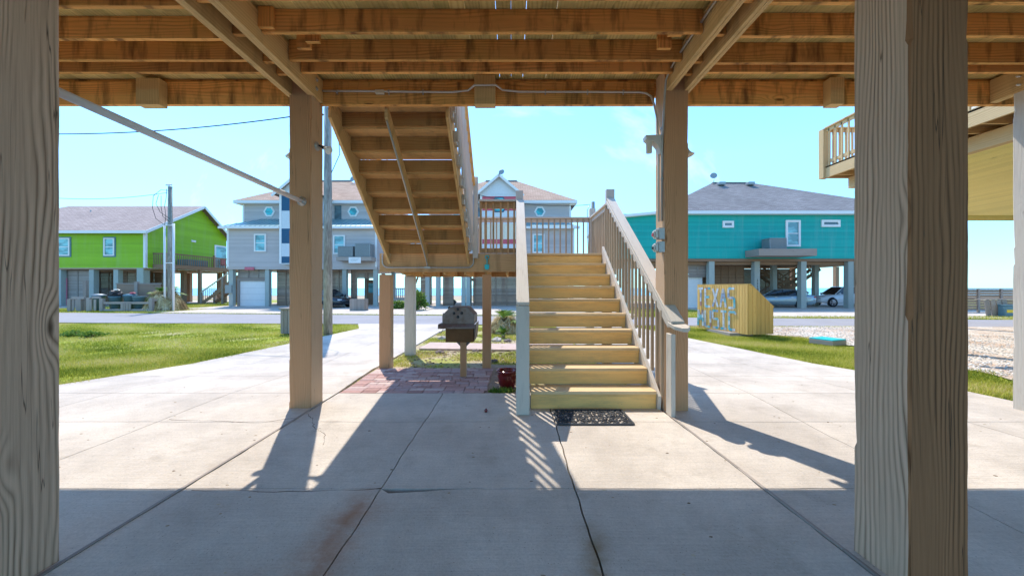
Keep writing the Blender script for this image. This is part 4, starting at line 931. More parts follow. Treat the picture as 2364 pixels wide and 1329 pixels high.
# door mat: open rubber scrollwork
mt = thing('door_mat', 'black rubber scrollwork door mat at the foot of the stairs', 'door mat', (0.94, 4.07, 0))
mx0, mx1, my0, my1 = 0.49, 1.29, 3.83, 4.28
m = MB()
for a, b_ in (((mx0, my0), (mx1, my0)), ((mx1, my0), (mx1, my1)), ((mx1, my1), (mx0, my1)), ((mx0, my1), (mx0, my0))):
    m.bar((a[0], a[1], 0.011), (b_[0], b_[1], 0.011), 0.022, 0.016)
m.build('border', M['rubber'], mt, bevel=0.003)
m = MB()
nx, ny = 7, 4; cw, ch = (mx1-mx0)/nx, (my1-my0)/ny
for i in range(nx):
    for j in range(ny):
        cx, cy = mx0+cw*(i+.5), my0+ch*(j+.5); s = 1 if (i+j) % 2 else -1; a0 = random.uniform(0, 6.28)
        for q in range(2):
            pts = []
            for k in range(15):
                t = k/14; a = a0+q*math.pi+s*t*4.6; r = 0.008+0.053*t
                pts.append((cx+r*math.cos(a)*1.08, cy+r*math.sin(a), 0.010))
            m.tube(pts, 0.0072, 5)
        m.lathe([(0.016, 0.004), (0.016, 0.016), (0.010, 0.016), (0.010, 0.004)], (cx+cw/2 if i < nx-1 else cx, cy+ch/2 if j < ny-1 else cy, 0), 9)
m.build('scrollwork', M['rubber'], mt)

# ================================================================== LEFT AND RIGHT YARD THINGS
def pole(px, ybase, pyt, r0, r1, label, ax=None):
    X = WX(px, ybase); zt = WZ(pyt, ybase); t = thing('utility_pole', label, 'utility pole', (X, ybase, prof(ybase)), 'utility poles')
    m = MB(); m.tube([(X, ybase, prof(ybase)-0.05), (X, ybase, (zt)*0.5), (X, ybase, zt)], [r0, (r0+r1)/2, r1], 14); m.build('pole_shaft', M['pole'], t); return t, X, zt
p1_, X1, Z1 = pole(757, 12.3, 250, 0.145, 0.115, 'thick weathered pole standing close behind the left post')
m = MB(); m.tube([(X1-0.12, 12.25, Z1-0.25), (X1-0.32, 12.2, Z1-0.2)], 0.03, 8); m.build('insulator', M['black'], p1_)
m = MB(); m.tube([(X1+0.1, 12.25, Z1-0.1), (X1+0.38, 12.2, Z1-0.7), (X1+0.45, 12.2, Z1-1.6), (X1+0.15, 12.25, Z1-2.2)], 0.012, 6); m.build('cable_loop', M['black'], p1_)
p2_, X2, Z2 = pole(393, 25, 432, 0.17, 0.12, 'tall slim utility pole with two white conduits beside the green house')
m = MB(); m.lathe([(0.13, 0), (0.13, 0.06), (0, 0.1)], (X2, 25, Z2-0.01), 10); m.tube([(X2-0.2, 24.9, Z2+0.12), (X2+0.2, 24.9, Z2+0.12)], 0.05, 8); m.build('pole_cap', M['conduit'], p2_)
for px, py, lean in ((380, 521, 0.25), (401, 516, 0.12)):
    x = WX(px, 24.8); m = MB(); m.tube([(x+lean*0.3, 24.75, -0.12), (x, 24.8, WZ(py, 24.8))], 0.065, 8); m.build('conduit_riser', M['whitepaint'], p2_)
for py in (520, 607):
    z = WZ(py, 24.8); m = MB(); m.tube([(WX(379, 24.8), 24.8, z), (WX(402, 24.8), 24.8, z)], 0.03, 6); m.build('bracket', M['whitepaint'], p2_)
for pts in ([(388, 440), (372, 438), (354, 452), (352, 480), (360, 505), (378, 518)], [(385, 436), (384, 455), (380, 475), (383, 500), (380, 520)], [(366, 450), (360, 470), (370, 490), (392, 505)], [(372, 452), (372, 478), (376, 500), (392, 512)]):
    m = MB(); m.tube([W(a, b_, 24.7) for a, b_ in pts], 0.016, 5); m.build('cable_loop', M['black'], p2_)
p3_, X3, Z3 = pole(1369, 26.5, 466, 0.16, 0.13, 'short dark pole top poking up behind the landing rail')
def wire(a, b_, sag, label, r=0.012):
    a, b_ = Vector(a), Vector(b_); pts = [a.lerp(b_, i/24)-Vector((0, 0, sag*4*(i/24)*(1-i/24))) for i in range(25)]
    m = MB(); m.tube(pts, r*1.4, 5); o = m.build('power_line', M['black']); tag(o, label, 'power line', 'power lines')
wire((X1-0.3, 12.2, Z1-0.2), W(-60, 303, 14.5), 0.35, 'upper black wire crossing the left sky to the close pole', 0.014)
wire((X2-0.1, 24.9, Z2-0.4), W(-40, 436, 24), 0.55, 'thin lower wire running left from the slim utility pole', 0.012)
wire((X3-0.2, 26.4, WZ(472, 26.4)), W(820, 330, 22), 1.3, 'sagging wire in front of the grey house running to the short pole', 0.014)
m = MB(); m.tube([W(1361, 474, 26.4), W(1356, 485, 26.4), W(1356, 520, 26.4), W(1358, 600, 26.4)], 0.03, 6); m.build('conduit_riser', M['galv'], p3_)

# slatted trash box by the left post
def slatbox(name, label, x0, x1, y0, y1, z0, h, n, cat, group=None):
    t = thing(name, label, cat, ((x0+x1)/2, (y0+y1)/2, z0), group)
    m = MB(); sw = (x1-x0)/n
    for k in range(n):
        m.box(x0+sw*k+0.008, x0+sw*(k+1)-0.008, y0, y0+0.025, z0+0.03, z0+h-0.05, 2); m.box(x0+sw*k+0.008, x0+sw*(k+1)-0.008, y1-0.025, y1, z0+0.03, z0+h-0.05, 2)
    ny_ = max(2, int((y1-y0)/sw)); sy = (y1-y0-0.06)/ny_
    for k in range(ny_):
        for xx in (x0, x1-0.025): m.box(xx, xx+0.025, y0+0.03+sy*k+0.006, y0+0.03+sy*(k+1)-0.006, z0+0.03, z0+h-0.05, 2)
    m.build('slats', M['greywood'], t)
    m = MB(); m.box(x0-0.04, x1+0.04, y0-0.04, y1+0.04, z0+h-0.049, z0+h, 0); m.build('lid', M['greywood'], t, bevel=0.004)
    m = MB(); m.box(x0+0.03, x1-0.03, y0+0.03, y1-0.03, z0+0.02, z0+h-0.06); m.build('inner_box', M['black'], t)
    return t
X = WX(647, 12.3); slatbox('trash_box', 'grey slatted timber trash box half hidden behind the left post', X, X+0.72, 12.3, 13.0, -0.13, 0.90, 6, 'trash box')

# TEXAS MUSIC sign box
A = Vector((7.55, 11.60, -0.12)); B = Vector((7.02, 13.72, -0.12)); nrm = (A-B).cross(Vector((0, 0, 1))).normalized()
fd = (B-A).normalized(); sd = Vector((1.0, 0.22, 0)).normalized()        # along the lettered face, along the side
LBX = (B-A).length
t = thing('sign_box', 'yellow cedar wedge shaped box with TEXAS MUSIC in licence plate letters', 'sign', A)
H1, H2, DP = 1.69, 0.96, 1.0; Z0 = -0.05
m = MB(); n = 21
for k in range(n):
    a = A+fd*(LBX*k/n+0.006); b_ = A+fd*(LBX*(k+1)/n-0.006); c = a+sd*0.025; d = b_+sd*0.025
    m.hexa([Vector((p.x, p.y, z)) for p in (a, c, b_, d) for z in (Z0, -0.12+H1+random.uniform(-.006, .006))], 2)
m.build('front_boards', M['cedar'], t, bevel=0.002)
ns = 6
for e, nm in ((0, 'side_boards'), (1, 'side_boards')):
    m = MB(); base = A if e == 0 else B-fd*0.025
    for k in range(ns):
        u0, u1 = 0.028+(DP-0.03)*k/ns+0.006, 0.028+(DP-0.03)*(k+1)/ns-0.006
        h0, h1 = [-0.12+(H1-(H1-H2)*max(0, (u-0.1))/0.9) for u in (u0, u1)]
        a = base+sd*u0; b_ = base+sd*u1; th = fd*0.025
        m.hexa([Vector((p.x, p.y, z)) for p, hh in ((a, h0), (a+th, h0), (b_, h1), (b_+th, h1)) for z in (Z0, hh)], 2)
    m.build(nm, M['cedar'], t, bevel=0.002)
m = MB(); a = A+sd*DP; b_ = B+sd*DP
m.hexa([Vector((p.x, p.y, z)) for p in (a, a-sd*0.025, b_, b_-sd*0.025) for z in (Z0, -0.12+H2)], 2); m.build('back_boards', M['cedar'], t)
m = MB(); e1 = A+sd*0.1; e2 = A+sd*DP
q = [A+Vector((0, 0, H1+0.012)), A+sd*0.13+Vector((0, 0, H1+0.012)), A+sd*(DP+0.03)+Vector((0, 0, H2+0.0))]
m.prism([q[0], q[1], q[2], q[2]-Vector((0, 0, 0.03)), q[1]-Vector((0, 0, 0.03)), q[0]-Vector((0, 0, 0.028))], fd*LBX); m.build('sloping_lid', M['cedar'], t)
m = MB(); m.box(7.15, 7.9, 11.9, 13.3, -0.13, Z0+0.02); m.build('skid', M['greywood'], t)
LET = {'T': [((0, 1), (1, 1)), ((.5, 1), (.5, 0))], 'E': [((0, 0), (0, 1)), ((0, 1), (1, 1)), ((0, .52), (.8, .52)), ((0, 0), (1, 0))], 'X': [((0, 0), (1, 1)), ((0, 1), (1, 0))],
       'A': [((0, 0), (.5, 1)), ((.5, 1), (1, 0)), ((.22, .4), (.78, .4))], 'S': [((1, 1), (0, 1)), ((0, 1), (0, .52)), ((0, .52), (1, .52)), ((1, .52), (1, 0)), ((1, 0), (0, 0))],
       'M': [((0, 0), (.08, 1)), ((.08, 1), (.5, .35)), ((.5, .35), (.92, 1)), ((.92, 1), (1, 0))], 'U': [((0, 1), (0, 0)), ((0, 0), (1, 0)), ((1, 0), (1, 1))],
       'I': [((0, 1), (1, 1)), ((.5, 1), (.5, 0)), ((0, 0), (1, 0))], 'C': [((1, .86), (1, 1)), ((1, 1), (0, 1)), ((0, 1), (0, 0)), ((0, 0), (1, 0))]}
fn = Vector((-sd.x, -sd.y, 0)); fn = (fn-fd*fn.dot(fd)).normalized()
def letters(word, s0, s1, zb, zt):
    n = len(word); cw = (s1-s0)/n
    for k, ch in enumerate(word):
        m = MB(); lw = cw*0.70
        for (a, b_) in LET[ch]:
            P = []
            for (u, v) in (a, b_):
                s_ = s0+cw*(k+0.5)+(u-0.5)*lw
                P.append(B-fd*s_+fn*0.014+Vector((0, 0, 0.12+zb+(zt-zb)*v-0.12)))
            d = P[1]-P[0]; seg = max(1, round(d.length/0.16)); stp = d/seg
            for q in range(seg):
                p0 = P[0]+stp*(q+0.02); p1 = P[0]+stp*(q+0.98)
                off = fn*(0.0025*((q+len(m.f)//6) % 4)); m.bar(p0+off, p1+off, 0.006, 0.082, up=fn.cross(d.normalized()), rnd=random.random())
        o = m.build('plate_letter', M['plate'], t)
letters('TEXAS', 0.02, 1.74, 0.90, 1.55); letters('MUSIC', 0.0, 1.78, 0.17, 0.76)

# teal lidded box on the gravel
x0, y0 = WX(1908, 10.0), 9.9
t = thing('valve_box', 'low square utility box with teal lid on the shell gravel', 'utility box', (x0+0.3, y0+0.3, -0.12))
R_ = 0.35
def sq(cx, cy, s, z, a=0.35): return [(cx+s*math.cos(a+math.pi/4+i*math.pi/2), cy+s*math.sin(a+math.pi/4+i*math.pi/2), z) for i in range(4)]
cx, cy = x0+0.2, y0+0.3
m = MB(); m.prism(sq(cx, cy, 0.42, -0.13), (0, 0, 0.13)); m.build('box_body', M['greywood'], t, bevel=0.01)
m = MB(); m.prism(sq(cx, cy, 0.41, 0.003), (0, 0, 0.035)); m.build('lid', M['tealplastic'], t, bevel=0.01)

# ------------------------------------------------------------------ plants
def sago(name, label, X, Y, n, ln, mat, trunk_h, trunk_r, droop, group=None, seed=1, wid=0.08, ngreen=0):
    rs = random.Random(seed); z = prof(Y)-0.04
    t = thing(name, label, 'sago palm', (X, Y, z), group)
    m = MB(); m.lathe([(trunk_r*1.1, 0), (trunk_r*1.2, trunk_h*0.4), (trunk_r, trunk_h*0.9), (0, trunk_h)], (X, Y, z), 12); m.build('trunk', M['brownwood'], t)
    def fronds(cnt, mm, dr, nm):
        m = MB()
        for k in range(cnt):
            a = rs.uniform(0, 6.283); el = rs.uniform(0.15, 1.25); L_ = ln*rs.uniform(0.7, 1.1); pts = []
            for i in range(8):
                s_ = i/7; r = L_*s_*math.cos(el)*(1-0.25*s_); zz = L_*s_*math.sin(el)-dr*L_*s_*s_
                pts.append(Vector((X+r*math.cos(a), Y+r*math.sin(a), z+trunk_h*0.9+zz)))
            sidev = Vector((-math.sin(a), math.cos(a), 0)); rn = rs.random()
            for i in range(7):
                p, q = pts[i], pts[i+1]
                for j in range(3):
                    c = p.lerp(q, (j+0.5)/3); d = (q-p).normalized(); lw = wid*ln*2.2*math.sin(math.pi*min(0.95, (i+j/3)/7+0.12))
                    for s in (-1, 1):
                        e = c+sidev*s*lw+d*lw*0.8-Vector((0, 0, lw*rs.uniform(0.1, 0.5))); m.face([c-d*0.008*ln*2, c+d*0.012*ln*2, e], rnd=min(1, max(0, rn+rs.uniform(-.25, .25))))
            m.tube(pts, 0.007*ln*1.3, 4, rnd=rn, caps=False)
        m.build(nm, M[mm], t, recalc=False)
    fronds(n, mat, droop, 'fronds')
    if ngreen: fronds(ngreen, 'sagogreen', 0.5, 'green_fronds')
    return t
Y = 12.9; sago('sago_palm', 'dried brown sago palm behind the right landing post', WX(1166, Y), Y, 85, 1.1, 'sagodry', 0.42, 0.17, 1.1, 'sago palms', 4, wid=0.13, ngreen=9)
Y = 11.6; sago('sago_palm', 'small bright green sago palm in the garden bed', WX(1162, Y), Y, 16, 0.42, 'sagogreen', 0.16, 0.05, 0.35, 'sago palms', 5, wid=0.11)
Y = 25.3; sago('sago_palm', 'large half dried sago palm beside the trash corral', WX(380, Y), Y, 190, 2.0, 'sagodry', 1.05, 0.35, 1.05, 'sago palms', 6, wid=0.09, ngreen=14)
def bush(label, X, Y, r, h, seed, mat='leaf', group=None, n=1500, ls=0.06):
    rs = random.Random(seed); z = prof(Y)-0.04; t = thing('bush', label, 'bush', (X, Y, z), group); m = MB()
    cl = [(rs.gauss(0, .38), rs.gauss(0, .38), rs.uniform(0.12, 0.95)) for _ in range(16)]
    for k in range(n):
        c = rs.choice(cl); s = 0.30
        dx, dy, dz = [rs.gauss(0, s/1.6) for _ in range(3)]
        p = Vector((X+(c[0]+dx)*r*(1.15-c[2]*0.5), Y+(c[1]+dy)*r*(1.15-c[2]*0.5), z+max(0.02, (c[2]+dz*0.5)*h)))
        a = Vector((rs.uniform(-1, 1), rs.uniform(-1, 1), rs.uniform(-.4, 1))).normalized()*ls; b_ = a.orthogonal().normalized()*ls*0.5
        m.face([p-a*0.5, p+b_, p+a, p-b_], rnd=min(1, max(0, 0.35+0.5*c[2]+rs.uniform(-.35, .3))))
    m.build('foliage', M[mat], t, recalc=False)
    m = MB()
    for k in range(5):
        a = rs.uniform(0, 6.28); m.tube([(X, Y, z), (X+r*0.3*math.cos(a), Y+r*0.3*math.sin(a), z+h*0.4), (X+r*0.5*math.cos(a), Y+r*0.5*math.sin(a), z+h*0.75)], [0.03, 0.02, 0.008], 5)
    m.build('stems', M['brownwood'], t); return t
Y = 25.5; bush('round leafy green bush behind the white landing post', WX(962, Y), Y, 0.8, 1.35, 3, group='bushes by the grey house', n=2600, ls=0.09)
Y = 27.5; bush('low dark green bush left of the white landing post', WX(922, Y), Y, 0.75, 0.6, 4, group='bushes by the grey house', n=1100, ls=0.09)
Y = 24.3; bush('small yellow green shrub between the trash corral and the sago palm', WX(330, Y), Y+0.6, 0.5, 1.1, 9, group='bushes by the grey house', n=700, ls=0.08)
# weeds in the lawn
for k, (px, py, lb) in enumerate(((160, 775, 'taller green weed clump at the left edge of the lawn'), (207, 777, 'darker weed clump in the middle left of the lawn'))):
    Y = 1.57*F/(py-664.5); t = bush(lb, WX(px, Y), Y, 0.4, 0.2, 20+k, group='weed clumps in the lawn', n=700, ls=0.035)

# wooden planter
def planter(label, px0, px1, Y, h, d=0.7):
    x0, x1 = WX(px0, Y), WX(px1, Y); t = thing('planter_box', label, 'planter', ((x0+x1)/2, Y, -0.12)); n = 7
    m = MB(); sw = (x1-x0)/n
    for k in range(n):
        for yy in (Y, Y+d-0.03): m.box(x0+sw*k+0.006, x0+sw*(k+1)-0.006, yy, yy+0.03, -0.12, -0.12+h, 2)
    for k in range(5):
        for xx in (x0-0.031, x1+0.001): m.box(xx, xx+0.03, Y+d*k/5+0.006, Y+d*(k+1)/5-0.006, -0.12, -0.12+h, 2)
    m.build('boards', M['brownwood'] if False else M['greywood'], t)
    m = MB(); m.box(x0+0.01, x1-0.01, Y+0.04, Y+d-0.04, -0.1, -0.12+h-0.12); m.build('soil', M['soil'], t); return t
planter('square wooden planter tub on the drive of the grey house', 808, 840, 25.0, 0.80)

# trash corral with its bins
def bin_(label, X, Y, h=1.0, lid=None, bag=False):
    t = thing('trash_bin', label, 'trash bin', (X, Y, -0.12), 'blue grey trash bins in the timber corrals'); z = -0.12
    m = MB(); m.lathe([(0.0, 0.0), (0.27, 0.0), (0.33, h*0.94), (0.36, h*0.95), (0.36, h), (0.31, h), (0.0, h-0.05)], (X, Y, z), 18); m.build('bin_body', M['bin'], t)
    m = MB(); m.tube([(X-0.36, Y-0.12, z+h*0.8), (X-0.40, Y, z+h*0.8), (X-0.36, Y+0.12, z+h*0.8)], 0.02, 6); m.build('handle', M['bin'], t)
    if lid:
        m = MB(); m.lathe([(0.375, h), (0.375, h+0.04), (0.2, h+0.10), (0, h+0.12)], (X, Y, z), 18); m.build('lid', M[lid], t)
    if bag:
        m = MB(); m.blob((X, Y, z+h+0.14), 0.36, 11, 0.16, (1, 1, 0.85)); m.build('bin_bag', M['black'], t); m = MB(); m.blob((X+0.03, Y, z+h+0.42), 0.10, 7, 0.4, (2.0, 1, 0.7)); m.build('bag_top', M['cream'], t)
Yb = 25.0
bin_('blue grey bin with flat pale lid, leftmost behind the corral gate', WX(228, Yb), Yb, 1.05, 'acgrey'); bin_('blue grey bin with a full black bag bulging out', WX(267, Yb-0.2), Yb-0.2, 1.0, None, True)
bin_('blue grey bin with a scrap of red on its lid', WX(301, Yb), Yb, 1.05, 'bin'); bin_('open blue grey bin at the right end of the corral', WX(322, Yb-0.3), Yb-0.3, 1.0)
b = MB(); b.blob((WX(303, Yb)+0.1, Yb, 1.10), 0.13, 7, 0.3, (1.6, 1, 0.5)); tag(b.build('red_cloth', M['red']), 'crumpled red scrap lying on a bin lid', 'cloth')
tc_ = thing('trash_corral', 'low grey timber corral around trash bins with a tall back panel', 'fence', (WX(260, 24.4), 24.4, -0.12))
Yc = 24.2
def cX(px): return WX(px, Yc)
m = MB(); m.box(cX(205), cX(314), 25.9, 25.95, 0.3, 1.72, 0)
m.build('back_panel', M['slat'], tc_)
m = MB(); m.box(cX(203), cX(316), 25.88, 25.97, 1.72, 1.80, 0); m.build('cap_rail', M['greywood'], tc_)
for px, Y_, zt in ((198, 25.0, 1.95), (316, 25.9, 1.9), (162, Yc, 0.72), (186, Yc, 0.72), (206, Yc, 0.8), (236, Yc, 0.75), (350, Yc, 0.78)):
    x = WX(px, Y_); m = MB(); m.box(x-0.11, x+0.11, Y_-0.09, Y_+0.09, -0.12, zt, 2); m.build('fence_post', M['greywood'], tc_)
for a, b_, z in ((162, 200, 0.78), (210, 236, 0.82), (236, 350, 0.45), (236, 350, -0.02)):
    m = MB(); m.box(cX(a)+0.12, cX(b_)-0.12, Yc-0.05, Yc+0.05, z-0.07, z+0.07, 0); m.build('rail', M['greywood'], tc_)
for px in (172, 180, 212, 222, 284, 290, 296, 302):
    x = cX(px); m = MB(); m.box(x-0.075, x+0.075, Yc-0.085, Yc-0.052, -0.05, 0.68 if px < 230 else 0.46, 2); m.build('picket', M['greywood'], tc_)
m = MB(); m.box(cX(350)-0.1, cX(350)+0.1, Yc+0.1, 25.8, 0.55, 0.70, 1); m.box(cX(162)-0.05, cX(162)+0.05, Yc+0.1, 25.4, 0.6, 0.72, 1); m.build('side_rail', M['greywood'], tc_)

# right: beach fence and bin corral
t = thing('slatted_fence', 'long weathered slatted beach fence at the right behind the road', 'fence', (26, 23.2, -0.12)); Y = 23.2
for k in range(12):
    x = WX(2196, Y)+k*1.45-1.2; m = MB(); m.box(x-0.06, x+0.06, Y-0.08, Y+0.02, -0.12, 1.36, 2); m.build('fence_post', M['greywood'], t)
for k in range(11):
    x = WX(2196, Y)+k*1.45-1.2; m = MB()
    for j in range(8): z = 0.03+j*0.165; m.box(x+0.07, x+1.38, Y-0.02, Y+0.005, z, z+0.150, 0)
    m.build('slat_panel', M['slat'], t)
m = MB(); m.box(WX(2196, Y)-1.4, WX(2196, Y)+15, Y-0.1, Y+0.06, 1.362, 1.41, 0); m.build('cap_rail', M['greywood'], t)
t = thing('trash_corral', 'slanting timber bin corral in front of the beach fence', 'fence', (WX(2310, 20), 20, -0.12)); Y = 20.2
for k, px in enumerate((2279, 2292, 2304, 2316)):
    x = WX(px, Y); m = MB(); m.bar((x+0.10, Y-0.02*k, -0.12), (x-0.05, Y-0.02*k, 0.78), 0.05, 0.26, up=(1, 0, 0.1)); m.build('picket', M['greywood'], t)
m = MB(); m.box(WX(2276, Y), WX(2364, Y), Y-0.05, Y+0.5, 0.79, 0.84, 0); m.build('cap_rail', M['greywood'], t)
t = thing('trash_bin', 'dark blue grey bin with a yellow label at the right', 'trash bin', (WX(2334, Y-0.4), Y-0.4, -0.12), 'blue grey trash bins in the timber corrals'); x = WX(2321, Y-0.4)
m = MB(); m.box(x, x+0.85, Y-0.4, Y-0.08, -0.12, 0.48); m.build('bin_body', M['bin'], t, bevel=0.03)
m = MB(); m.box(x+0.08, x+0.50, Y-0.41, Y-0.402, 0.10, 0.26); lab = m.build('label', M['yellowlabel'], t)
m = MB(); m.box(x-0.02, x+0.87, Y-0.43, Y-0.07, 0.481, 0.53); m.build('lid', M['bin'], t, bevel=0.01)

# ================================================================== CARS
def car(name, label, paint, L_=4.7, Wd=1.82, H=1.45, suv=False, group='cars parked under the houses'):
    t = thing(name, label, 'car', (0, 0, 0), group); hw = Wd/2
    # stations: x, half width, z low, z belt
    st_ = [(-L_/2, 0.66, 0.42, 0.86), (-L_/2+0.08, 0.82, 0.30, 0.98), (-L_/2+0.5, 0.97, 0.22, 1.02), (-L_/2+1.3, 1.0, 0.20, 0.99), (0, 1.0, 0.19, 0.95), (L_/2-1.5, 1.0, 0.20, 0.93), (L_/2-0.9, 0.98, 0.21, 0.86), (L_/2-0.35, 0.90, 0.24, 0.76), (L_/2-0.08, 0.72, 0.30, 0.66), (L_/2, 0.55, 0.40, 0.56)]
    if suv: st_ = [(x, w_, a+0.05, b_+0.12) for x, w_, a, b_ in st_]
    ring = lambda x, w_, a, b_: [(x, -w_*hw*0.92, a), (x, -w_*hw*0.99, a+0.10), (x, -w_*hw, (a+b_)/2), (x, -w_*hw*0.97, b_-0.08), (x, -w_*hw*0.88, b_), (x, 0, b_+0.025), (x, w_*hw*0.88, b_), (x, w_*hw*0.97, b_-0.08), (x, w_*hw, (a+b_)/2), (x, w_*hw*0.99, a+0.10), (x, w_*hw*0.92, a)]
    m = MB(); rs_ = [ring(*s) for s in st_]; b0 = 0; n = 11
    for r in rs_: m.v += r
    for i in range(len(rs_)-1):
        for k in range(n): k2 = (k+1) % n; m.f.append([i*n+k, i*n+k2, (i+1)*n+k2, (i+1)*n+k]); m.uv.append([(0, 0)]*4); m.r.append(.5); m.sm.append(True)
    for e in (0, len(rs_)-1): m.f.append([e*n+k for k in range(n)]); m.uv.append([(0, 0)]*n); m.r.append(.5); m.sm.append(True)
    bd = m.build('body', paint, t)
    bt = 1.07 if suv else 0.95
    H_ = 1.68 if suv else H
    # greenhouse
    x0, x1, x2, x3 = (-L_/2+0.25, -L_/2+0.75, 0.35, 1.15) if suv else (-L_/2+0.55, -L_/2+1.35, 0.25, 1.15)
    gb = [(x0, -0.80*hw, bt), (x3, -0.82*hw, bt-0.03), (x3, 0.82*hw, bt-0.03), (x0, 0.80*hw, bt)]; gt = [(x1, -0.60*hw, H_-0.06), (x2, -0.62*hw, H_-0.03), (x2, 0.62*hw, H_-0.03), (x1, 0.60*hw, H_-0.06)]
    m = MB(); m.v += gb+gt
    for f in ([0, 1, 2, 3], [4, 5, 6, 7], [0, 1, 5, 4], [1, 2, 6, 5], [2, 3, 7, 6], [3, 0, 4, 7]): m.f.append(f); m.uv.append([(0, 0)]*4); m.r.append(.5); m.sm.append(False)
    m.build('windows', M['carglass'], t, bevel=0.02)
    m = MB(); m.prism([(x1-0.06, -0.60*hw, H_-0.05), (x1+0.3, -0.62*hw, H_-0.005), (x2-0.1, -0.63*hw, H_), (x2+0.06, -0.62*hw, H_-0.04), (x2+0.06, 0.62*hw, H_-0.04), (x2-0.1, 0.63*hw, H_), (x1+0.3, 0.62*hw, H_-0.005), (x1-0.06, 0.60*hw, H_-0.05)], (0, 0, 0.02)); m.build('roof', paint, t, bevel=0.01)
    for s in (-1, 1):
        for a, b_, r in ((gb[0], gt[0], 0.05), (gb[1], gt[1], 0.03)):
            m = MB(); m.tube([(a[0], s*abs(a[1])-s*0.0, a[2]-0.02), (b_[0], s*abs(b_[1]), b_[2])], r, 6); m.build('pillar', paint, t)
        xm = -0.25; m = MB(); m.tube([(xm, s*0.815*hw, bt-0.02), (xm-0.05, s*0.62*hw, H_-0.03)], 0.025, 6); m.build('pillar', M['black'], t)
        m = MB(); m.blob((x3-0.22, s*(hw+0.03), bt+0.02), 0.09, 8, 0.05, (1, 1.1, 0.8)); m.build('mirror', paint, t)
        for xw in (-L_/2+0.95, L_/2-0.92):
            r = 0.37 if suv else 0.335
            m = MB(); m.lathe([(r+0.05, 0.0), (r+0.05, 0.02), (0, 0.02)], (xw, s*(hw-0.045), r+0.02), 22, (0, s, 0)); m.build('wheel_arch', M['black'], bd)
            m = MB(); m.lathe([(r*0.62, -0.2), (r*0.97, -0.2), (r, -0.16), (r, -0.03), (r*0.95, 0.0), (r*0.66, 0.0), (r*0.62, -0.03)], (xw, s*(hw+0.01), r), 24, (0, s, 0)); wh = m.build('wheel', M['tyre'], t)
            m = MB(); m.lathe([(r*0.66, -0.005), (r*0.58, -0.045), (0, -0.05)], (xw, s*(hw+0.01), r), 20, (0, s, 0))
            m.build('rim_disc', M['black'], wh)
            m = MB()
            for q in range(5):
                a = q*2*math.pi/5; m.bar((xw, s*(hw+0.0), r), (xw+r*0.62*math.cos(a), s*(hw+0.0), r+r*0.62*math.sin(a)), 0.02, 0.055, up=(-math.sin(a), 0, math.cos(a)))
            m.lathe([(r*0.67, -0.03), (r*0.67, 0.0), (r*0.61, 0.0), (r*0.61, -0.03)], (xw, s*(hw+0.012), r), 20, (0, s, 0)); m.build('rim', M['rim'], wh)
        m = MB(); m.box(-L_/2+0.0, -L_/2+0.16, s*hw*0.44 if s > 0 else -hw*0.84, s*hw*0.84 if s > 0 else -hw*0.44, 0.80+(0.1 if suv else 0), 0.90+(0.1 if suv else 0)); m.build('taillight', M['taillight'], t, bevel=0.02)
        m = MB(); m.box(L_/2-0.26, L_/2-0.05, s*hw*0.42 if s > 0 else -hw*0.76, s*hw*0.76 if s > 0 else -hw*0.42, 0.58+(0.1 if suv else 0), 0.68+(0.1 if suv else 0)); m.build('headlight', M['headlight'], t, bevel=0.02)
        for xd in (-1.0, 0.05): m = MB(); m.box(xd, xd+0.16, s*hw-0.01, s*hw+0.02, 0.80+(0.1 if suv else 0), 0.825+(0.1 if suv else 0)); m.build('door_handle', M['chrome'], t)
    m = MB(); m.box(-L_/2-0.012, -L_/2+0.02, -0.16, 0.16, 0.60, 0.72); m.build('number_plate', M['cream'], t)
    m = MB(); m.box(-L_/2+0.03, -L_/2+0.3, -0.62*hw, 0.62*hw, 0.27, 0.40); m.build('bumper_trim', M['black'], t, bevel=0.02)
    return t
c = car('parked_car', 'black sedan nose out under the grey house', M['carblack']); c.location = (-15.25, 30.0, -0.12); c.rotation_euler = (0, 0, R(-28))
c = car('parked_car', 'silver blue sedan seen from behind under the turquoise house', M['carsilver'], 4.8); c.location = (22.0, 30.0, -0.12); c.rotation_euler = (0, 0, R(146))
c = car('parked_car', 'white family car behind a pale pile under the turquoise house', M['carwhite'], 4.7, suv=True); c.location = (28.2, 31.0, -0.12); c.rotation_euler = (0, 0, R(178))

# ================================================================== HOUSES
def lap(m, a, b_, z0, z1, step=0.16, top=None):
    """lap siding from a to b_ (x, y), outward normal to the right of a->b_; top(t) gives the height along the wall"""
    a, b_ = Vector((*a, 0)), Vector((*b_, 0)); d = (b_-a).normalized(); nn = Vector((d.y, -d.x, 0)); L_ = (b_-a).length; z = z0
    while z < z1-0.01:
        ze = min(z+step, z1); t0, t1 = 0.0, 1.0
        if top:
            ts = [i/80 for i in range(81) if top(i/80) >= (z+ze)/2]
            if not ts: break
            t0, t1 = ts[0], ts[-1]
        p, q = a+d*L_*t0, a+d*L_*t1; o = nn*0.018; Z = Vector((0, 0, 1)); r = random.random()
        m.face([p+o+Z*z, q+o+Z*z, q+Z*ze, p+Z*ze], [(0, z), (L_, z), (L_, ze), (0, ze)], r); m.face([p+Z*z, q+Z*z, q+o+Z*z, p+o+Z*z], None, r); z = ze
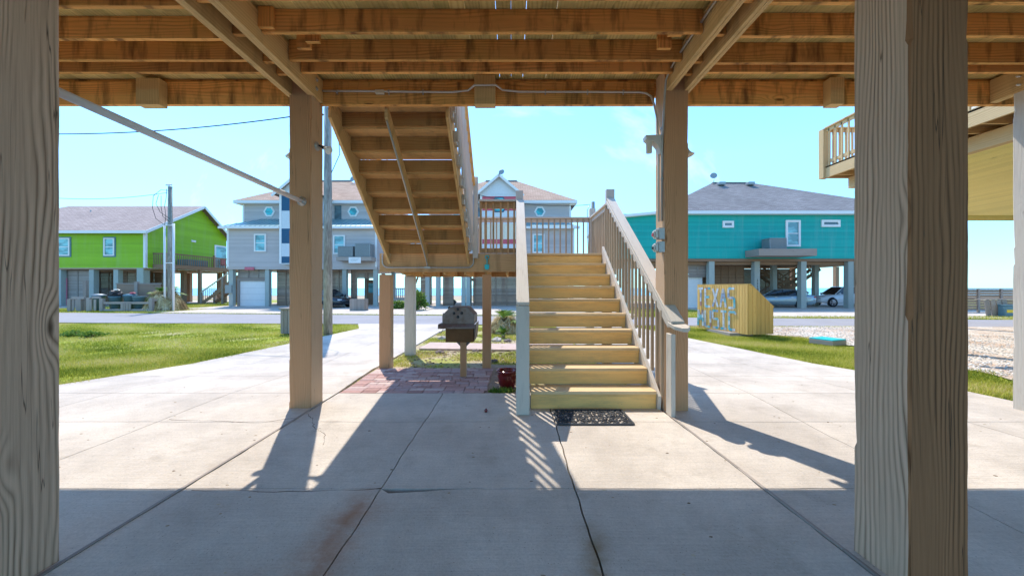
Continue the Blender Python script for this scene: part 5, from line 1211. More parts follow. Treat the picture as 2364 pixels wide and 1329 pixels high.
def slats(par, x0, x1, Y, z0, z1, mat='slat', step=0.125, studs=2, name='slat_wall', axis='x'):
    m = MB(); z = z0
    while z < z1-0.05:
        j = random.uniform(-.012, .012)
        if axis == 'x': m.box(x0, x1, Y+j, Y+0.02+j, z, min(z+step-0.003, z1), 0)
        else: m.box(Y+j, Y+0.02+j, x0, x1, z, min(z+step-0.003, z1), 1)
        z += step
    for k in range(studs+2):
        x = x0+(x1-x0)*k/(studs+1)
        if axis == 'x': m.box(max(x0, x-0.045), min(x1, x+0.045), Y-0.045, Y-0.006, z0, z1, 2)
        else: m.box(Y-0.045, Y-0.006, max(x0, x-0.045), min(x1, x+0.045), z0, z1, 2)
    return m.build(name, M[mat], par)
def window(par, x0, x1, z0, z1, Y, sash=True, frame='whitepaint', pane='pane', fw=0.11):
    m = MB()
    for a, b_, c, d in ((x0-fw, x1+fw, z1, z1+fw), (x0-fw, x1+fw, z0-fw, z0), (x0-fw, x0, z0, z1), (x1, x1+fw, z0, z1)): m.box(a, b_, Y-0.10, Y-0.0, c, d)
    if sash: zm = (z0+z1)/2; m.box(x0, x1, Y-0.055, Y-0.02, zm-0.03, zm+0.03)
    f = m.build('window', M[frame], par)
    m = MB(); m.box(x0, x1, Y-0.035, Y-0.01, z0, z1); m.build('pane', M[pane], f)
    return f
def hexwin(par, cx, cz, Y, r, frame='whitepaint', pane='tealpane', fr=1.45):
    pts = lambda q: [(cx+q*math.cos(i*math.pi/3), Y, cz+q*math.sin(i*math.pi/3)) for i in range(6)]
    m = MB(); m.prism(pts(r*fr), (0, -0.06, 0)); f = m.build('window', M[frame], par)
    m = MB(); m.prism([(x, Y-0.062, z) for x, y, z in pts(r)], (0, -0.01, 0)); m.build('pane', M[pane], f); return f
def roofquad(m, pts, th=0.14):
    """sloping slab; uv runs along the eave and up the slope"""
    a = [Vector(p) for p in pts]; u = (a[1]-a[0]).normalized(); nn = u.cross(a[2]-a[0]).normalized(); v = nn.cross(u)
    if nn.z < 0: nn = -nn
    b = len(m.v); n = len(a); bot = [p-Vector((0, 0, th)) for p in a]; m.v += [tuple(p) for p in a+bot]
    m.f.append([b+i for i in range(n)]); m.uv.append([((p-a[0]).dot(u), (p-a[0]).dot(v)) for p in a]); m.r.append(.5); m.sm.append(False)
    m.f.append([b+n+i for i in reversed(range(n))]); m.uv.append([(0, 0)]*n); m.r.append(.5); m.sm.append(False)
    for i in range(n):
        j = (i+1) % n; m.f.append([b+i, b+j, b+n+j, b+n+i]); m.uv.append([(0, 0)]*4); m.r.append(.5); m.sm.append(False)
def hip(par, x0, x1, y0, y1, ze, r0, r1, yr, zr, mat, over=0.0):
    for pts in ([(x0, y0, ze), (x1, y0, ze), (r1, yr, zr), (r0, yr, zr)], [(x1, y1, ze), (x0, y1, ze), (r0, yr, zr), (r1, yr, zr)], [(x0, y1, ze), (x0, y0, ze), (r0, yr, zr)], [(x1, y0, ze), (x1, y1, ze), (r1, yr, zr)]):
        m = MB(); roofquad(m, pts, 0.06); m.build('roof', mat, par)
    m = MB(); m.bar((r0, yr, zr+0.01), (r1, yr, zr+0.01), 0.3, 0.06); m.build('ridge_cap', M['greywood'], par)
def fascia(par, x0, x1, y0, y1, z, h=0.24, mat='whitepaint'):
    m = MB(); m.box(x0-0.02, x1+0.02, y0-0.04, y0, z-h, z, 0); m.box(x0-0.04, x0, y0, y1, z-h, z, 1); m.box(x1, x1+0.04, y0, y1, z-h, z, 1); m.box(x0, x1, y0+0.001, y0+0.9, z-h, z-h+0.03, 0); m.build('fascia', M[mat], par)
def pile(par, x, Y, zt, w_=0.30, mat='pile'):
    m = MB(); m.box(x-w_/2, x+w_/2, Y-w_/2, Y+w_/2, -0.13, zt, 2); return m.build('pile', M[mat], par)
def dish(par, X, Y, z, face=(-0.3, -1, 0.3)):
    m = MB(); m.tube([(X, Y, z), (X, Y, z+0.55)], 0.03, 6); b_ = m.build('satellite_dish', M['acgrey'], par)
    m = MB(); m.lathe([(0, 0.0), (0.15, 0.02), (0.30, 0.09), (0.28, 0.095), (0, 0.02)], (X-0.1, Y-0.1, z+0.75), 16, face); m.build('reflector', M['acgrey'], b_)

def grey_house(cx, label, mirror, redband):
    t = thing('beach_house', label, 'house', (cx, 36, -0.12), 'twin grey houses on piles across the road')
    hw = 6.42; x0, x1 = cx-hw, cx+hw; YF, YU, YB = 31.0, 32.8, 41.0; zb, z1, z2 = 3.25, 6.62, 9.15
    m = MB(); lap(m, (x0, YF), (x1, YF), zb, z1); lap(m, (x1, YF), (x1, YB), zb, z1); lap(m, (x0, YB), (x0, YF), zb, z1)
    m.box(x0+0.01, x1-0.01, YF+0.02, YB, zb-0.2, zb); lap(m, (x1, YB), (x0, YB), zb, z1); m.build('lower_wall', M['greysiding'], t)
    m = MB(); lap(m, (x0, YU), (x1, YU), z1, z2); lap(m, (x1, YU), (x1, YB), z1, z2); lap(m, (x0, YB), (x0, YU), z1, z2); lap(m, (x1, YB), (x0, YB), z1, z2); m.build('upper_wall', M['greysiding'], t)
    for x in (x0, x1-0.16):
        for Y_, a, b_ in ((YF, zb, z1), (YU, z1, z2)): m = MB(); m.box(x, x+0.16, Y_-0.03, Y_+0.15, a, b_, 2); m.build('corner_trim', M['whitepaint'], t)
    # skirt roof of ribbed metal
    for xa, xb in ((x0-0.4, cx-1.7), (cx+1.7, x1+0.4)):
        m = MB(); L_ = xa < cx; ia, ib = (xa+2.1, xb) if L_ else (xa, xb-2.1)
        roofquad(m, [(xa, YF-0.45, z1+0.02), (xb, YF-0.45, z1+0.02), (ib, YU-0.02, z1+1.05), (ia, YU-0.02, z1+1.05)], 0.05); n_ = int((xb-xa)/0.42)
        for k in range(n_+1):
            x = xa+0.42*k+0.05
            s_ = 1.0 if (ia-0.2 <= x <= ib+0.2) else max(0.05, 1-((ia-x) if L_ else (x-ib))/2.1)
            xt = x
            m.bar((x, YF-0.45, z1+0.035), (xt, YF-0.45+(YU-YF+0.43)*s_, z1+0.035+1.03*s_), 0.03, 0.035)
        m.build('metal_roof', M['metalroof'], t)
        m = MB(); m.box(xa, xb, YF-0.50, YF-0.455, z1-0.16, z1+0.03, 0); m.box(xa, xb, YF-0.452, YF+0.0, z1-0.12, z1-0.09, 0); m.build('fascia', M['whitepaint'], t)
    hip(t, x0-0.45, x1+0.45, YU-0.5, YB+0.4, z2+0.12, cx-1.6, cx+1.6, 36.8, 12.3, M['shinglepink']); fascia(t, x0-0.45, x1+0.45, YU-0.5, YB+0.4, z2+0.10)
    for k, dx in enumerate((-4.0, 3.6)):
        hexwin(t, cx+dx if True else 0, 8.35, YU, 0.36)
    window(t, cx-3.95, cx-3.15, 4.65, 5.95, YF) if not redband else window(t, cx+2.95, cx+3.75, 4.55, 5.95, YF)
    window(t, cx+2.8, cx+3.6, 4.45, 5.85, YF) if not redband else None
    # central bay with coloured bands and gable
    TW = 1.52; TY = 30.5; bands = [(3.55, 4.1, 'navy'), (4.1, 5.2, 'wallwhite'), (5.2, 6.45, 'navy'), (6.45, 7.95, 'wallwhite'), (7.95, 9.35, 'navy')] if not redband else [(3.55, 5.15, 'wallwhite'), (5.15, 5.55, 'red'), (5.55, 6.85, 'creampaint'), (6.85, 7.95, 'wallwhite'), (7.95, 8.15, 'red'), (8.15, 8.75, 'wallwhite'), (8.75, 9.15, 'red'), (9.15, 9.35, 'wallwhite')]
    for a, b_, mt_ in bands:
        m = MB(); lap(m, (cx-TW, TY), (cx+TW, TY), a, b_, 0.16); m.build('wall_band', M[mt_], t)
    for s in (-1, 1): m = MB(); m.box(cx+s*TW-0.09, cx+s*TW+0.09, TY-0.04, TY+0.1, 3.5, 9.35, 2); m.build('corner_trim', M['whitepaint'], t)
    m = MB()
    for s in (-1, 1): m.box(cx+s*(TW-0.03)-0.02, cx+s*(TW-0.03)+0.02, TY+0.1, YU+1.5, 3.5, 9.35)
    m.box(cx-TW+0.05, cx+TW-0.05, TY+0.02, YF+0.1, 3.45, 3.55); m.build('bay_side', M['wallwhite'], t)
    m = MB(); m.prism([(cx-TW-0.35, TY-0.02, 9.34), (cx+TW+0.35, TY-0.02, 9.34), (cx, TY-0.02, 10.85)], (0, 0.1, 0)); m.build('gable', M['wallwhite'], t)
    for s in (-1, 1):
        m = MB(); roofquad(m, [(cx+s*(TW+0.5), TY-0.35, 9.28), (cx+s*(TW+0.5), 34.2, 9.28), (cx, 35.6, 10.98), (cx, TY-0.35, 10.98)], 0.05); m.build('gable_roof', M['shinglepink'], t)
        m = MB(); m.bar((cx+s*(TW+0.52), TY-0.38, 9.12), (cx+s*0.02, TY-0.38, 10.84), 0.05, 0.2); m.build('gable_trim', M['whitepaint'], t)
    if redband:
        hexwin(t, cx, 8.45, TY, 0.62, 'navy', 'tealpane', 1.18)
        for s in (-1, 1): m = MB(); m.box(cx+s*(TW+0.3)-0.22, cx+s*(TW+0.3)+0.22, YU-0.06, YU-0.02, 7.3, 8.7); m.build('shutter', M['darkpane'], t)
    else:
        for s in (-1, 1): m = MB(); m.box(cx+s*(TW+0.7)-0.3, cx+s*(TW+0.7)+0.3, YU-0.06, YU-0.02, 7.6, 8.9); m.build('shutter', M['darkpane'], t)
    # piles
    for dx in (-6.2, -3.1, 3.55, 6.2):
        for Y in (31.3, 36, 40.6): pile(t, cx+dx, Y, zb, 0.34)
    pile(t, cx+0.2, 36, zb); pile(t, cx+0.2, 40.6, zb)
    m = MB(); m.box(x0, x1, YF+0.05, YF+0.25, zb-0.22, zb-0.005, 0); m.build('ring_beam', M['greywood'], t)
    if not redband:
        gx0 = cx-5.75
        m = MB(); m.box(gx0, gx0+2.45, 31.6, 31.66, -0.12, 2.05); gd = m.build('garage_door', M['whitepaint'], t)
        m = MB()
        for j in range(4): m.box(gx0+0.02, gx0+2.43, 31.592, 31.599, 0.38+0.53*j, 0.39+0.53*j)
        m.build('panel_line', M['acgrey'], gd)
        m = MB(); m.box(gx0-0.2, gx0-0.002, 31.5, 31.7, -0.12, 2.3, 2); m.box(gx0+2.452, gx0+2.65, 31.5, 31.7, -0.12, 2.3, 2); m.box(gx0-0.001, gx0+2.451, 31.5, 31.7, 2.06, 2.3, 0); m.build('door_frame', M['greywood'], t)
        slats(t, gx0-0.1, gx0+2.5, 31.55, 2.32, 3.1, 'greywood', 0.125, 2, 'louvre')
        m = MB(); m.box(cx-4.85, cx-4.05, 30.9, 30.94, 2.98, 3.24); sg = m.build('sign', M['red'], t)
        m = MB()
        for k in range(6): m.box(cx-4.78+k*0.12, cx-4.70+k*0.12, 30.893, 30.899, 3.04, 3.18)
        m.build('sign_marks', M['pink'], sg)
        slats(t, cx-2.9, cx+3.4, 32.2, -0.1, 3.1, studs=7); slats(t, cx+3.75, cx+4.3, 32.0, -0.1, 3.1, studs=1)
        slats(t, cx+4.3, cx+6.0, 32.0, 2.3, 3.1, studs=1)
        m = MB(); m.box(cx+4.35, cx+5.05, 34.0, 34.05, -0.1, 2.2); dr = m.build('door', M['brownwood'], t)
        m = MB(); m.box(cx+4.5, cx+4.95, 33.98, 33.995, 1.0, 1.9); m.build('pane', M['pane'], dr)
        # air conditioners on a bracket
        pf = thing('equipment_shelf', 'grey bracket shelf high on the left grey house wall', 'shelf', (cx+4.5, 30.5, 3.7)); m = MB(); m.box(cx+3.45, cx+6.35, 29.9, 30.98, 3.70, 4.02, 0); m.build('shelf_frame', M['greywood'], pf); m = MB(); m.box(cx+4.5, cx+5.5, 29.86, 29.895, 3.50, 3.98); s2 = m.build('notice', M['whitepaint'], pf)
        m = MB()
        for k in range(3): m.box(cx+4.65, cx+5.35-0.1*k, 29.852, 29.859, 3.86-0.09*k, 3.88-0.09*k)
        m.build('notice_lines', M['acgrey'], s2)
        for dx, hh, lb in ((3.55, 0.9, 'left lower air conditioner on the grey house shelf'), (4.98, 1.12, 'right taller air conditioner on the grey house shelf')): ac(cx+dx, 30.0, 4.02, 1.2, 0.85, hh, lb)
        m = MB(); m.box(cx-6.6, cx-6.05, 31.0, 31.12, 1.0, 1.7); m.build('meter_box', M['acgrey'], t)
    else:
        slats(t, cx-5.0, cx-4.05, 31.9, -0.1, 3.1, studs=0); slats(t, cx-2.3, cx+1.6, 31.9, -0.1, 3.1, studs=3); slats(t, cx+1.7, cx+6.0, 31.9, -0.1, 3.1, studs=3); pile(t, cx-2.7, 31.3, zb, 0.34); pile(t, cx-5.3, 31.3, zb, 0.34)
        m = MB(); m.box(cx-4.0, cx-2.9, 40, 40.1, 2.2, 2.5, 0); m.build('header', M['brownwood'], t)
        m = MB()
        for k in range(9): m.box(cx-3.6, cx-2.9, 38+0.28*k, 38.25+0.28*k, 0.1+0.2*k, 0.14+0.2*k, 0)
        m.build('stair_treads', M['brownwood'], t)
        m = MB(); m.bar((cx-3.65, 37.8, -0.1), (cx-3.65, 40.4, 2.0), 0.05, 0.25); m.build('stair_stringer', M['brownwood'], t)
    dish(t, cx+0.15 if redband else cx+2.1, 36.5, 12.3 if redband else 11.6)
    return t
def ac(x, y, z, wx, wy, h, label):
    t = thing('air_conditioner', label, 'air conditioner', (x+wx/2, y+wy/2, z), 'outdoor air conditioning units'); m = MB(); m.box(x+0.03, x+wx-0.03, y+0.03, y+wy-0.03, z, z+h-0.05); m.build('case', M['black'], t)
    m = MB(); n = int(wx/0.06)
    for k in range(n+1): m.box(x+k*wx/n-0.018, x+k*wx/n+0.018, y, y+0.028, z+0.03, z+h-0.06)
    n = int(wy/0.06)
    for k in range(n+1):
        for xx in (x, x+wx-0.028): m.box(xx, xx+0.028, y+k*wy/n-0.018, y+k*wy/n+0.018, z+0.03, z+h-0.06)
    m.build('grille', M['acgrey'], t)
    m = MB(); m.box(x-0.02, x+wx+0.02, y-0.02, y+wy+0.02, z+h-0.05, z+h); m.build('top_cover', M['acgrey'], t, bevel=0.02)
grey_house(-17.97, 'grey sided house on piles with navy and white striped bay, left twin', False, False)
grey_house(-1.08, 'grey sided house on piles with red banded white gable bay, right twin', False, True)
# stairs and deck in the gap between the twins
t = thing('outdoor_stairs', 'brown timber stairs and deck in the gap between the grey houses', 'stairs', (-9.3, 35, -0.12))
m = MB()
for k in range(14): m.box(-9.6+0.0, -8.4, 34+0.3*k, 34.28+0.3*k, 0.1+0.22*k, 0.15+0.22*k, 0)
m.build('treads', M['brownwood'], t)
for x in (-9.7, -8.35): m = MB(); m.bar((x, 33.8, 0.0), (x, 38.2, 3.2), 0.06, 0.3); m.build('stringer', M['brownwood'], t); m = MB(); m.bar((x, 33.8, 1.0), (x, 38.2, 4.2), 0.08, 0.10); m.build('handrail', M['brownwood'], t)
m = MB(); m.box(-11.3, -8.3, 31.6, 33.7, 0.35, 0.55, 0); m.build('platform', M['greywood'], t)
m = MB(); m.box(-11.3, -8.3, 31.6, 31.68, 1.35, 1.45, 0); m.build('top_rail', M['greywood'], t)
for k in range(17): m = MB(); m.box(-11.2+k*0.18, -11.14+k*0.18, 31.62, 31.67, 0.55, 1.35, 2); m.build('baluster', M['greywood'], t)
slats(t, -8.3, -7.3, 33.0, -0.1, 3.1, studs=1); 
# dark bagged heap under the right twin
b = MB(); Yq = 33; b.blob((WX(1040, Yq), Yq, 0.15), 0.42, 10, 0.1, (1.3, 1, 0.7)); tag(b.build('tarp_heap', M['black']), 'black covered heap under the right grey house', 'tarp heap')

# ---------------- lime green house
gh = thing('beach_house', 'lime green house on piles with mauve roof and side deck', 'house', (-38, 36, -0.12))
GX, GL, GY0, GY1, gb_, ge = -32.8, -50.0, 32.4, 41.6, 3.25, 6.50
gR, gRZ = 38.0, 9.9
m = MB(); lap(m, (GL, GY0), (GX, GY0), gb_, ge); m.build('front_wall', M['green'], gh)
m = MB()
def gtop(t_): y = GY0+(GY1-GY0)*t_; return ge+(gRZ-ge)*(y-GY0)/(gR-GY0) if y < gR else gRZ-(gRZ-7.2)*(y-gR)/(GY1-gR)
lap(m, (GX, GY0), (GX, GY1), gb_, gRZ, 0.16, gtop); m.build('gable_wall', M['green'], gh)
m = MB(); m.box(GL, GX-0.03, GY0+0.03, GY1, gb_-0.15, gb_-0.002); m.build('floor', M['brownwood'], gh)
m = MB(); roofquad(m, [(GL-0.5, GY0-0.5, ge-0.02), (GX+0.55, GY0-0.5, ge-0.02), (GX+0.55, gR, gRZ+0.12), (WX(157, gR), gR, gRZ+0.12)], 0.08); m.build('roof', M['shinglemauve'], gh)
m = MB(); roofquad(m, [(GX+0.55, GY1+0.4, 6.98), (GL-0.5, GY1+0.4, 6.98), (WX(157, gR), gR, gRZ+0.12), (GX+0.55, gR, gRZ+0.12)], 0.08); m.build('roof', M['shinglemauve'], gh)
m = MB(); m.box(GL-0.5, GX+0.6, GY0-0.56, GY0-0.51, ge-0.24, ge, 0); m.build('fascia', M['whitepaint'], gh)
for a, b_ in (((GX+0.58, GY0-0.5, ge-0.12), (GX+0.58, gR, gRZ+0.02)), ((GX+0.58, gR, gRZ+0.02), (GX+0.58, GY1+0.4, 6.88))):
    m = MB(); m.bar(a, b_, 0.05, 0.24); m.build('rake_trim', M['whitepaint'], gh)
m = MB(); m.box(GX-0.16, GX+0.03, GY0-0.04, GY0+0.16, gb_, ge, 2); m.build('corner_trim', M['whitepaint'], gh)
for px0, px1 in ((133, 160), (244, 263)):
    window(gh, WX(px0, GY0), WX(px1, GY0), WZ(588, GY0), WZ(552, GY0), GY0, True, 'whitepaint', 'pane', 0.10)
    m = MB(); x0, x1 = WX(px0, GY0)-0.2, WX(px1, GY0)+0.2; z0, z1 = WZ(588, GY0)-0.2, WZ(552, GY0)+0.2
    m.box(x0, x1, GY0-0.045, GY0-0.0, z1-0.09, z1); m.box(x0, x1, GY0-0.045, GY0, z0, z0+0.09); m.box(x0, x0+0.09, GY0-0.045, GY0, z0+0.091, z1-0.091); m.box(x1-0.09, x1, GY0-0.045, GY0, z0+0.091, z1-0.091); m.build('window_surround', M['bin'], gh)
m = MB(); m.box(GX-0.02, GX+0.1, 37.0, 37.5, 6.15, 6.35); m.build('wall_lamp', M['whitepaint'], gh, bevel=0.03)
m = MB(); m.box(GX-0.01, GX+0.05, 39.9, 41.5, 3.7, 6.2); dr = m.build('open_doorway', M['whitepaint'], gh); m = MB(); m.box(GX+0.051, GX+0.06, 40.1, 41.5, 3.7, 6.05); m.build('pane', M['pane'], dr)
for px in (142, 217, 273, 331):
    x = WX(px, GY0+0.3); pile(gh, x, GY0+0.3, gb_, 0.42 if px != 331 else 0.6)
for x in (-48, -44, -40, -36.5, -33.1):
    for Y in (36.5, 41.0): pile(gh, x, Y, gb_, 0.35, 'brownwood')
slats(gh, WX(148, 33), WX(212, 33), 33.0, -0.1, 3.05, 'greywood', studs=1); slats(gh, WX(128, 35), WX(335, 35), 35.0, -0.1, 3.05, 'slat', studs=9); slats(gh, WX(345, 36.6), WX(388, 36.6), 36.6, -0.1, 3.05, 'brownwood', studs=2)
m = MB(); m.box(WX(120, 32.9), WX(155, 32.9), 32.86, 32.92, -0.1, 2.35); m.build('pink_door', M['pink'], gh)
for px, zz in ((160, 9.2), (184, 8.1)):
    m = MB(); Y = 36.5; m.tube([(WX(px+50, Y), Y, zz-0.6), (WX(px+50, Y), Y, zz+0.1)], 0.06, 6); m.build('vent_pipe', M['acgrey'], gh)
# its side deck
dk = thing('side_deck', 'brown timber deck with railing on the side of the green house', 'deck', (-32, 38, -0.12)); DX0, DX1, DY0, DY1 = -32.75, -31.2, 33.0, 43.5
m = MB(); m.box(DX0, DX1, DY0, DY1, 3.25, 3.60, 1); m.build('deck_frame', M['brownwood'], dk)
rail(dk, DX1-0.05, DY0, DX1-0.05, DY1, 3.6, 1.05, 46, 0.05, 'brownwood', 'brownwood'); rail(dk, DX0, DY0+0.05, DX1, DY0+0.05, 3.6, 1.05, 8, 0.05, 'brownwood', 'brownwood')
for y in (33.2, 36.4, 39.6, 43.2): m = MB(); m.box(DX1-0.3, DX1-0.05, y-0.12, y+0.12, -0.13, 3.25, 2); m.build('support_post', M['brownwood'], dk)
m = MB(); m.box(DX1-0.12, DX1+0.02, 37.9, 38.05, 3.6, 4.85, 2); m.build('rail_post', M['brownwood'], dk)
b = MB(); b.box(DX0+0.2, DX1-0.3, 35.2, 37.6, 3.62, 4.25); tag(b.build('deck_sofa', M['bin'], bevel=0.08), 'blue grey outdoor sofa behind the green house deck railing', 'sofa')
for y in (40.4, 41.5):
    t = thing('deck_chair', 'red deck chair nearest the open doorway on the green house deck' if y > 41 else 'red deck chair beside the sofa end on the green house deck', 'chair', (-31.9, y, 3.6), 'red chairs on the green house deck')
    m = MB(); m.box(-32.2, -31.7, y-0.3, y+0.3, 3.95, 4.02); m.build('seat', M['red'], t); m = MB(); m.box(-32.25, -32.18, y-0.3, y+0.3, 4.0, 4.75); m.build('backrest', M['red'], t)
    for a in (-32.18, -31.76):
        for b_ in (y-0.27, y+0.21): m = MB(); m.box(a, a+0.06, b_, b_+0.06, 3.601, 3.949); m.build('leg', M['red'], t)
# stairs rising to the right beside it
t = thing('outdoor_stairs', 'brown timber stairs with pale handrail between the green and grey houses', 'stairs', (-28.5, 36, -0.12)); sx, sy = -30.3, 35.6
for k in range(14): m = MB(); m.box(sx+0.3*k, sx+0.3*k+0.29, sy, sy+1.5, 0.08+0.21*k, 0.12+0.21*k, 1); m.build('tread', M['brownwood'], t)
for y in (sy-0.05, sy+1.52):
    m = MB(); m.bar((sx-0.1, y, -0.02), (sx+4.2, y, 2.99), 0.06, 0.28, up=(0, 0, 1)); m.build('stringer', M['brownwood'], t)
    m = MB(); m.bar((sx-0.2, y, 1.05), (sx+4.2, y, 4.13), 0.10, 0.09, up=(0, 0, 1)); m.build('handrail', M['white' if y < sy else 'greywood'], t)
    for k in range(22): x = sx+0.19*k; m = MB(); m.box(x-0.02, x+0.02, y-0.02, y+0.02, 0.12+0.7*0.19*k, 1.12+0.7*0.19*k, 2); m.build('baluster', M['brownwood'], t)
    for x in (sx-0.2, sx+1.9): m = MB(); m.box(x-0.08, x+0.08, y-0.08, y+0.08, -0.12, 1.15+0.7*(x-sx), 2); m.build('newel_post', M['greywood'], t)
slats(t, sx+1.6, sx+5.0, 37.6, -0.1, 2.6, 'brownwood', studs=2, name='lattice_wall')

# ---------------- turquoise house
th = thing('beach_house', 'turquoise house on piles with grey hip roof and a shelf unit', 'house', (20, 34, -0.12))
TX0, TX1, TYF, TYB, tb, te = 11.4, 31.6, 28.0, 39.0, 3.71, 7.22
m = MB(); lap(m, (8.45, TYF), (TX1, TYF), tb, te-0.05); lap(m, (TX1, TYF), (TX1, TYB), tb, te); lap(m, (8.45, TYB), (8.45, TYF), tb, te-0.05); lap(m, (TX1, TYB), (8.45, TYB), tb, te); m.build('wall', M['teal'], th)
m = MB(); m.box(8.5, TX1-0.05, TYF+0.05, TYB, tb-0.2, tb-0.003); m.build('floor', M['brownwood'], th)
hip(th, TX0-0.4, TX1+0.6, TYF-0.45, TYB+0.5, te+0.12, 18.5, 22.2, 33.5, 11.15, M['shinglegrey']); fascia(th, TX0-0.4, TX1+0.6, TYF-0.45, TYB+0.5, te+0.10)
m = MB(); roofquad(m, [(8.0, TYF-0.45, te-0.22), (TX0-0.41, TYF-0.45, te+0.06), (TX0-0.41, TYB, te+0.06), (8.0, TYB, te-0.22)], 0.2); m.build('flat_roof', M['whitepaint'], th)
window(th, WX(1672, 28), WX(1688, 28), WZ(521, 28), WZ(515, 28), TYF, False, pane='darkpane', fw=0.16); window(th, WX(1900, 28), WX(1933, 28), WZ(519, 28), WZ(513, 28), TYF, False, pane='darkpane', fw=0.17); window(th, WX(1817, 28), WX(1842, 28), WZ(565, 28), WZ(513, 28), TYF, True, fw=0.15)
sf = thing('equipment_shelf', 'grey timber shelf under the turquoise house window', 'shelf', (WX(1815, 27), 27, 3.9)); m = MB(); m.box(WX(1752, 26.4), WX(1886, 26.4), 26.4, 27.95, WZ(590, 26.4), WZ(574, 26.4), 0); m.build('shelf_frame', M['greywood'], sf)
ac(WX(1777, 26.9), 26.9, WZ(574, 26.4)+0.002, 1.25, 0.85, 0.85, 'ribbed air conditioner on the shelf of the turquoise house')
zf = tb-0.01
PX = [(1640, 28.3), (1744, 28.3), (1851, 28.3), (1959, 28.3)]
for px, Y in PX: pile(th, WX(px, Y), Y, zf, 0.42)
for px, Y in ((1700, 32), (1786, 31.5), (1882, 31.5), (1980, 32), (1600, 34), (1690, 38.5), (1830, 38.5), (1930, 38.5)): pile(th, WX(px, Y), Y, zf-0.01, 0.36, 'brownwood' if Y > 35 else 'pile')
pile(th, 31.2, 28.3, zf, 0.42); pile(th, 9.0, 28.3, zf, 0.42); pile(th, 9.0, 38.5, zf, 0.42)
m = MB(); m.box(8.5, TX1-0.1, TYF+0.45, TYF+0.65, tb-0.45, tb-0.205, 0); m.build('ring_beam', M['brownwood'], th)
for a, b_, c, d in ((1690, 1735, 0.0, 0), (1745, 1800, 0, 0), (1800, 1885, 0, 0)):
    x0, x1 = WX(a, 34), WX(b_, 34)
slats(th, 18.2, 22.2, 37.0, -0.1, 3.4, 'slat', studs=3); slats(th, 22.4, 28.5, 37.2, -0.1, 3.4, 'brownwood', studs=4); slats(th, 18.1, 20.6, 37.05, 2.0, 3.4, 'brownwood', studs=1)
x0 = WX(1590, 28.6); m = MB(); m.box(x0-1.4, WX(1626, 28.6), 28.9, 28.96, -0.12, 2.3); m.build('garage_door', M['whitepaint'], th); 
slats(th, x0-1.4, WX(1634, 28.6), 28.75, 2.55, 3.6, 'greywood', studs=3, name='louvre'); m = MB(); m.box(x0-1.4, WX(1634, 28.6), 28.7, 28.9, 2.31, 2.53, 0); m.build('door_frame', M['greywood'], th)
slats(th, WX(1645, 30), WX(1735, 30), 31.0, -0.1, 3.4, 'brownwood', studs=4)
def text_mesh(txt, size, mat, parent, loc, rot, name):
    cu_ = bpy.data.curves.new(name, 'FONT'); cu_.body = txt; cu_.size = size; cu_.extrude = 0.004; cu_.align_x = 'CENTER'; tmp = bpy.data.objects.new(name, cu_); COL.objects.link(tmp)
    bpy.context.view_layer.update(); me = bpy.data.meshes.new_from_object(tmp.evaluated_get(bpy.context.evaluated_depsgraph_get())); bpy.data.objects.remove(tmp)
    o = bpy.data.objects.new(name, me); COL.objects.link(o); me.materials.append(mat); o.parent = parent; o.location = Vector(loc)-LOC[parent.name]; o.rotation_euler = rot; return o
xx = WX(1744, 28.3)
for k, ch in enumerate('1118'): text_mesh(ch, 0.30, M['black'], th, (xx+0.02, 28.08, WZ(650, 28.1)-0.24*k), (R(90), 0, 0), 'house_number')
for px, py in ((1655, 452), (1715, 462), (1880, 462)):
    m = MB(); Y = 31.0; x = WX(px, Y); z = WZ(py, Y); m.tube([(x, Y, z-0.5), (x, Y, z+0.1)], 0.06, 6); m.build('vent_pipe', M['acgrey'], th)
for px in (1664, 1731): m = MB(); x = WX(px, 32.8); m.box(x-0.3, x+0.3, 32.5, 33.0, 10.72, 11.0); m.build('roof_vent', M['acgrey'], th, bevel=0.05)
dish(th, WX(1648, 33), 33.0, 10.85)
t = thing('outdoor_stairs', 'brown double stairs behind the cars under the turquoise house', 'stairs', (27, 35, -0.12))
for s, x0_, x1_, y in ((1, 23.6, 28.6, 33.6), (-1, 29.0, 24.2, 35.4)):
    za, zb_ = (-0.1, 3.2)
    for q in (0, 1.1): m = MB(); m.bar((x0_, y+q, za), (x1_, y+q, zb_), 0.06, 0.28); m.build('stringer', M['brownwood'], t); m = MB(); m.bar((x0_, y+q, za+1.05), (x1_, y+q, zb_+1.05), 0.08, 0.09); m.build('handrail', M['brownwood'], t)
    for k in range(14): f = (k+.5)/14; m = MB(); m.box(min(x0_+(x1_-x0_)*f-0.16, x0_+(x1_-x0_)*f+0.16), x0_+(x1_-x0_)*f+0.16, y+0.04, y+1.06, za+(zb_-za)*f, za+(zb_-za)*f+0.04, 1); m.build('tread', M['brownwood'], t)
    for k in range(20): f = (k+.5)/20; x = x0_+(x1_-x0_)*f; m = MB(); m.box(x-0.025, x+0.025, y-0.02, y+0.02, za+(zb_-za)*f, za+1.0+(zb_-za)*f, 2); m.build('baluster', M['brownwood'], t)

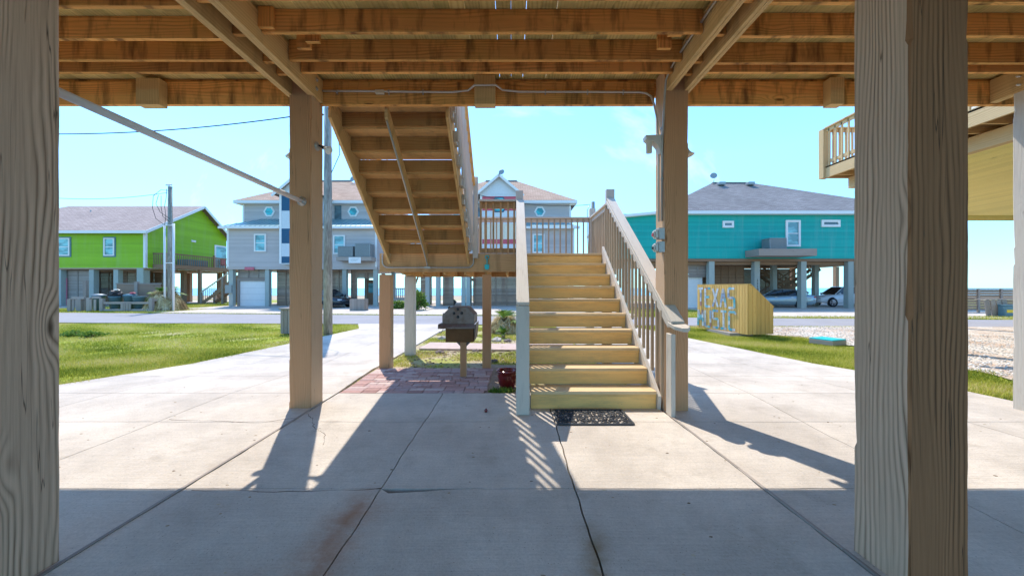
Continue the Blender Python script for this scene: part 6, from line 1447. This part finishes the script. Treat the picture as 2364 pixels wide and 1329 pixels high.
# ---------------- neighbouring raised house at the right
nb = thing('beach_house', 'new pine raised house with balcony at the right, seen from below', 'house', (15, 9, -0.12))
bx, by = 8.22, 9.55; zb0, zb1 = 4.33, 4.63
m = MB(); m.box(bx, bx+0.045, -2, by, zb0, zb1, 1); m.box(bx+0.046, 14.6, by-0.045, by, zb0, zb1, 0); m.build('rim_board', M['newwood'], nb, bevel=0.004)
y = 9.3
while y > -2: m = MB(); m.box(bx+0.05, 14.6, y-0.04, y, zb0+0.02, zb1-0.045, 0); m.build('joist', M['newwood'], nb); y -= 0.41
m = MB(); x = bx
while x < 14.5: m.box(x, x+0.137, -2, by+0.02, zb1-0.04, zb1, 1); x += 0.142
m.build('deck_boards', M['newwood'], nb)
rail(nb, bx+0.03, -2, bx+0.03, by-0.05, zb1, 1.02, 64, 0.036, 'newwood', 'newwood'); rail(nb, bx+0.1, by-0.05, 14.6, by-0.05, zb1, 1.02, 38, 0.036, 'newwood', 'newwood')
m = MB(); m.bar((bx+0.05, -2, zb1+0.12), (bx+0.05, by-0.1, zb1+0.12), 0.036, 0.085); m.build('rail_board', M['newwood'], nb)
m = MB(); m.box(bx-0.06, bx+0.09, by-0.06, by+0.09, zb0, 5.62, 2); m.build('newel_post', M['newwood'], nb, bevel=0.005)
m = MB(); m.box(bx+0.55, bx+0.70, -2, by-0.1, zb0-0.29, zb0-0.001, 1); m.build('beam', M['newwood'], nb, bevel=0.004)
m = MB(); m.prism([(bx+0.71, by-0.6, zb0-0.002), (bx+1.35, by-0.6, zb0-0.002), (bx+0.71, by-0.6, zb0-0.5)], (0, 0.06, 0)); m.build('bracket', M['newwood'], nb)
m = MB(); x = 9.0
def yend(x): return 9.4 if x < 11.5 else (11.3 if x < 14 else (13.2 if x < 16.5 else 15.2))
while x < 30: m.box(x, x+0.18, -2, yend(x), zb0-0.022, zb0+0.004, 1); x += 0.190
m.build('soffit_boards', M['soffit'], nb)
for k in range(5): m = MB(); m.box(16.5, 30, 14.3+0.18*k, 14.34+0.18*k, zb0-0.09, zb0-0.023, 0); m.build('beam', M['soffit'], nb)
m = MB(); cs = [(30, 15.2), (16.5, 15.2), (16.5, 13.2), (14, 13.2), (14, 11.3), (11.5, 11.3), (11.5, 9.6), (11.5, -2), (30, -2), (30, 15.2)]
for a_, b_ in zip(cs, cs[1:]): lap(m, a_, b_, zb1, 7.6)
m.build('wall', M['creampaint'], nb)
for x, y in ((10.4, 9.3), (10.4, 2.0), (14.3, 9.0), (17.2, 14.8), (21.0, 14.8), (25, 14.8), (10.4, -1.5)):
    m = MB(); m.box(x-0.15, x+0.15, y-0.15, y+0.15, -0.13, zb0, 2); m.build('pile', M['newwood'], nb, bevel=0.005)
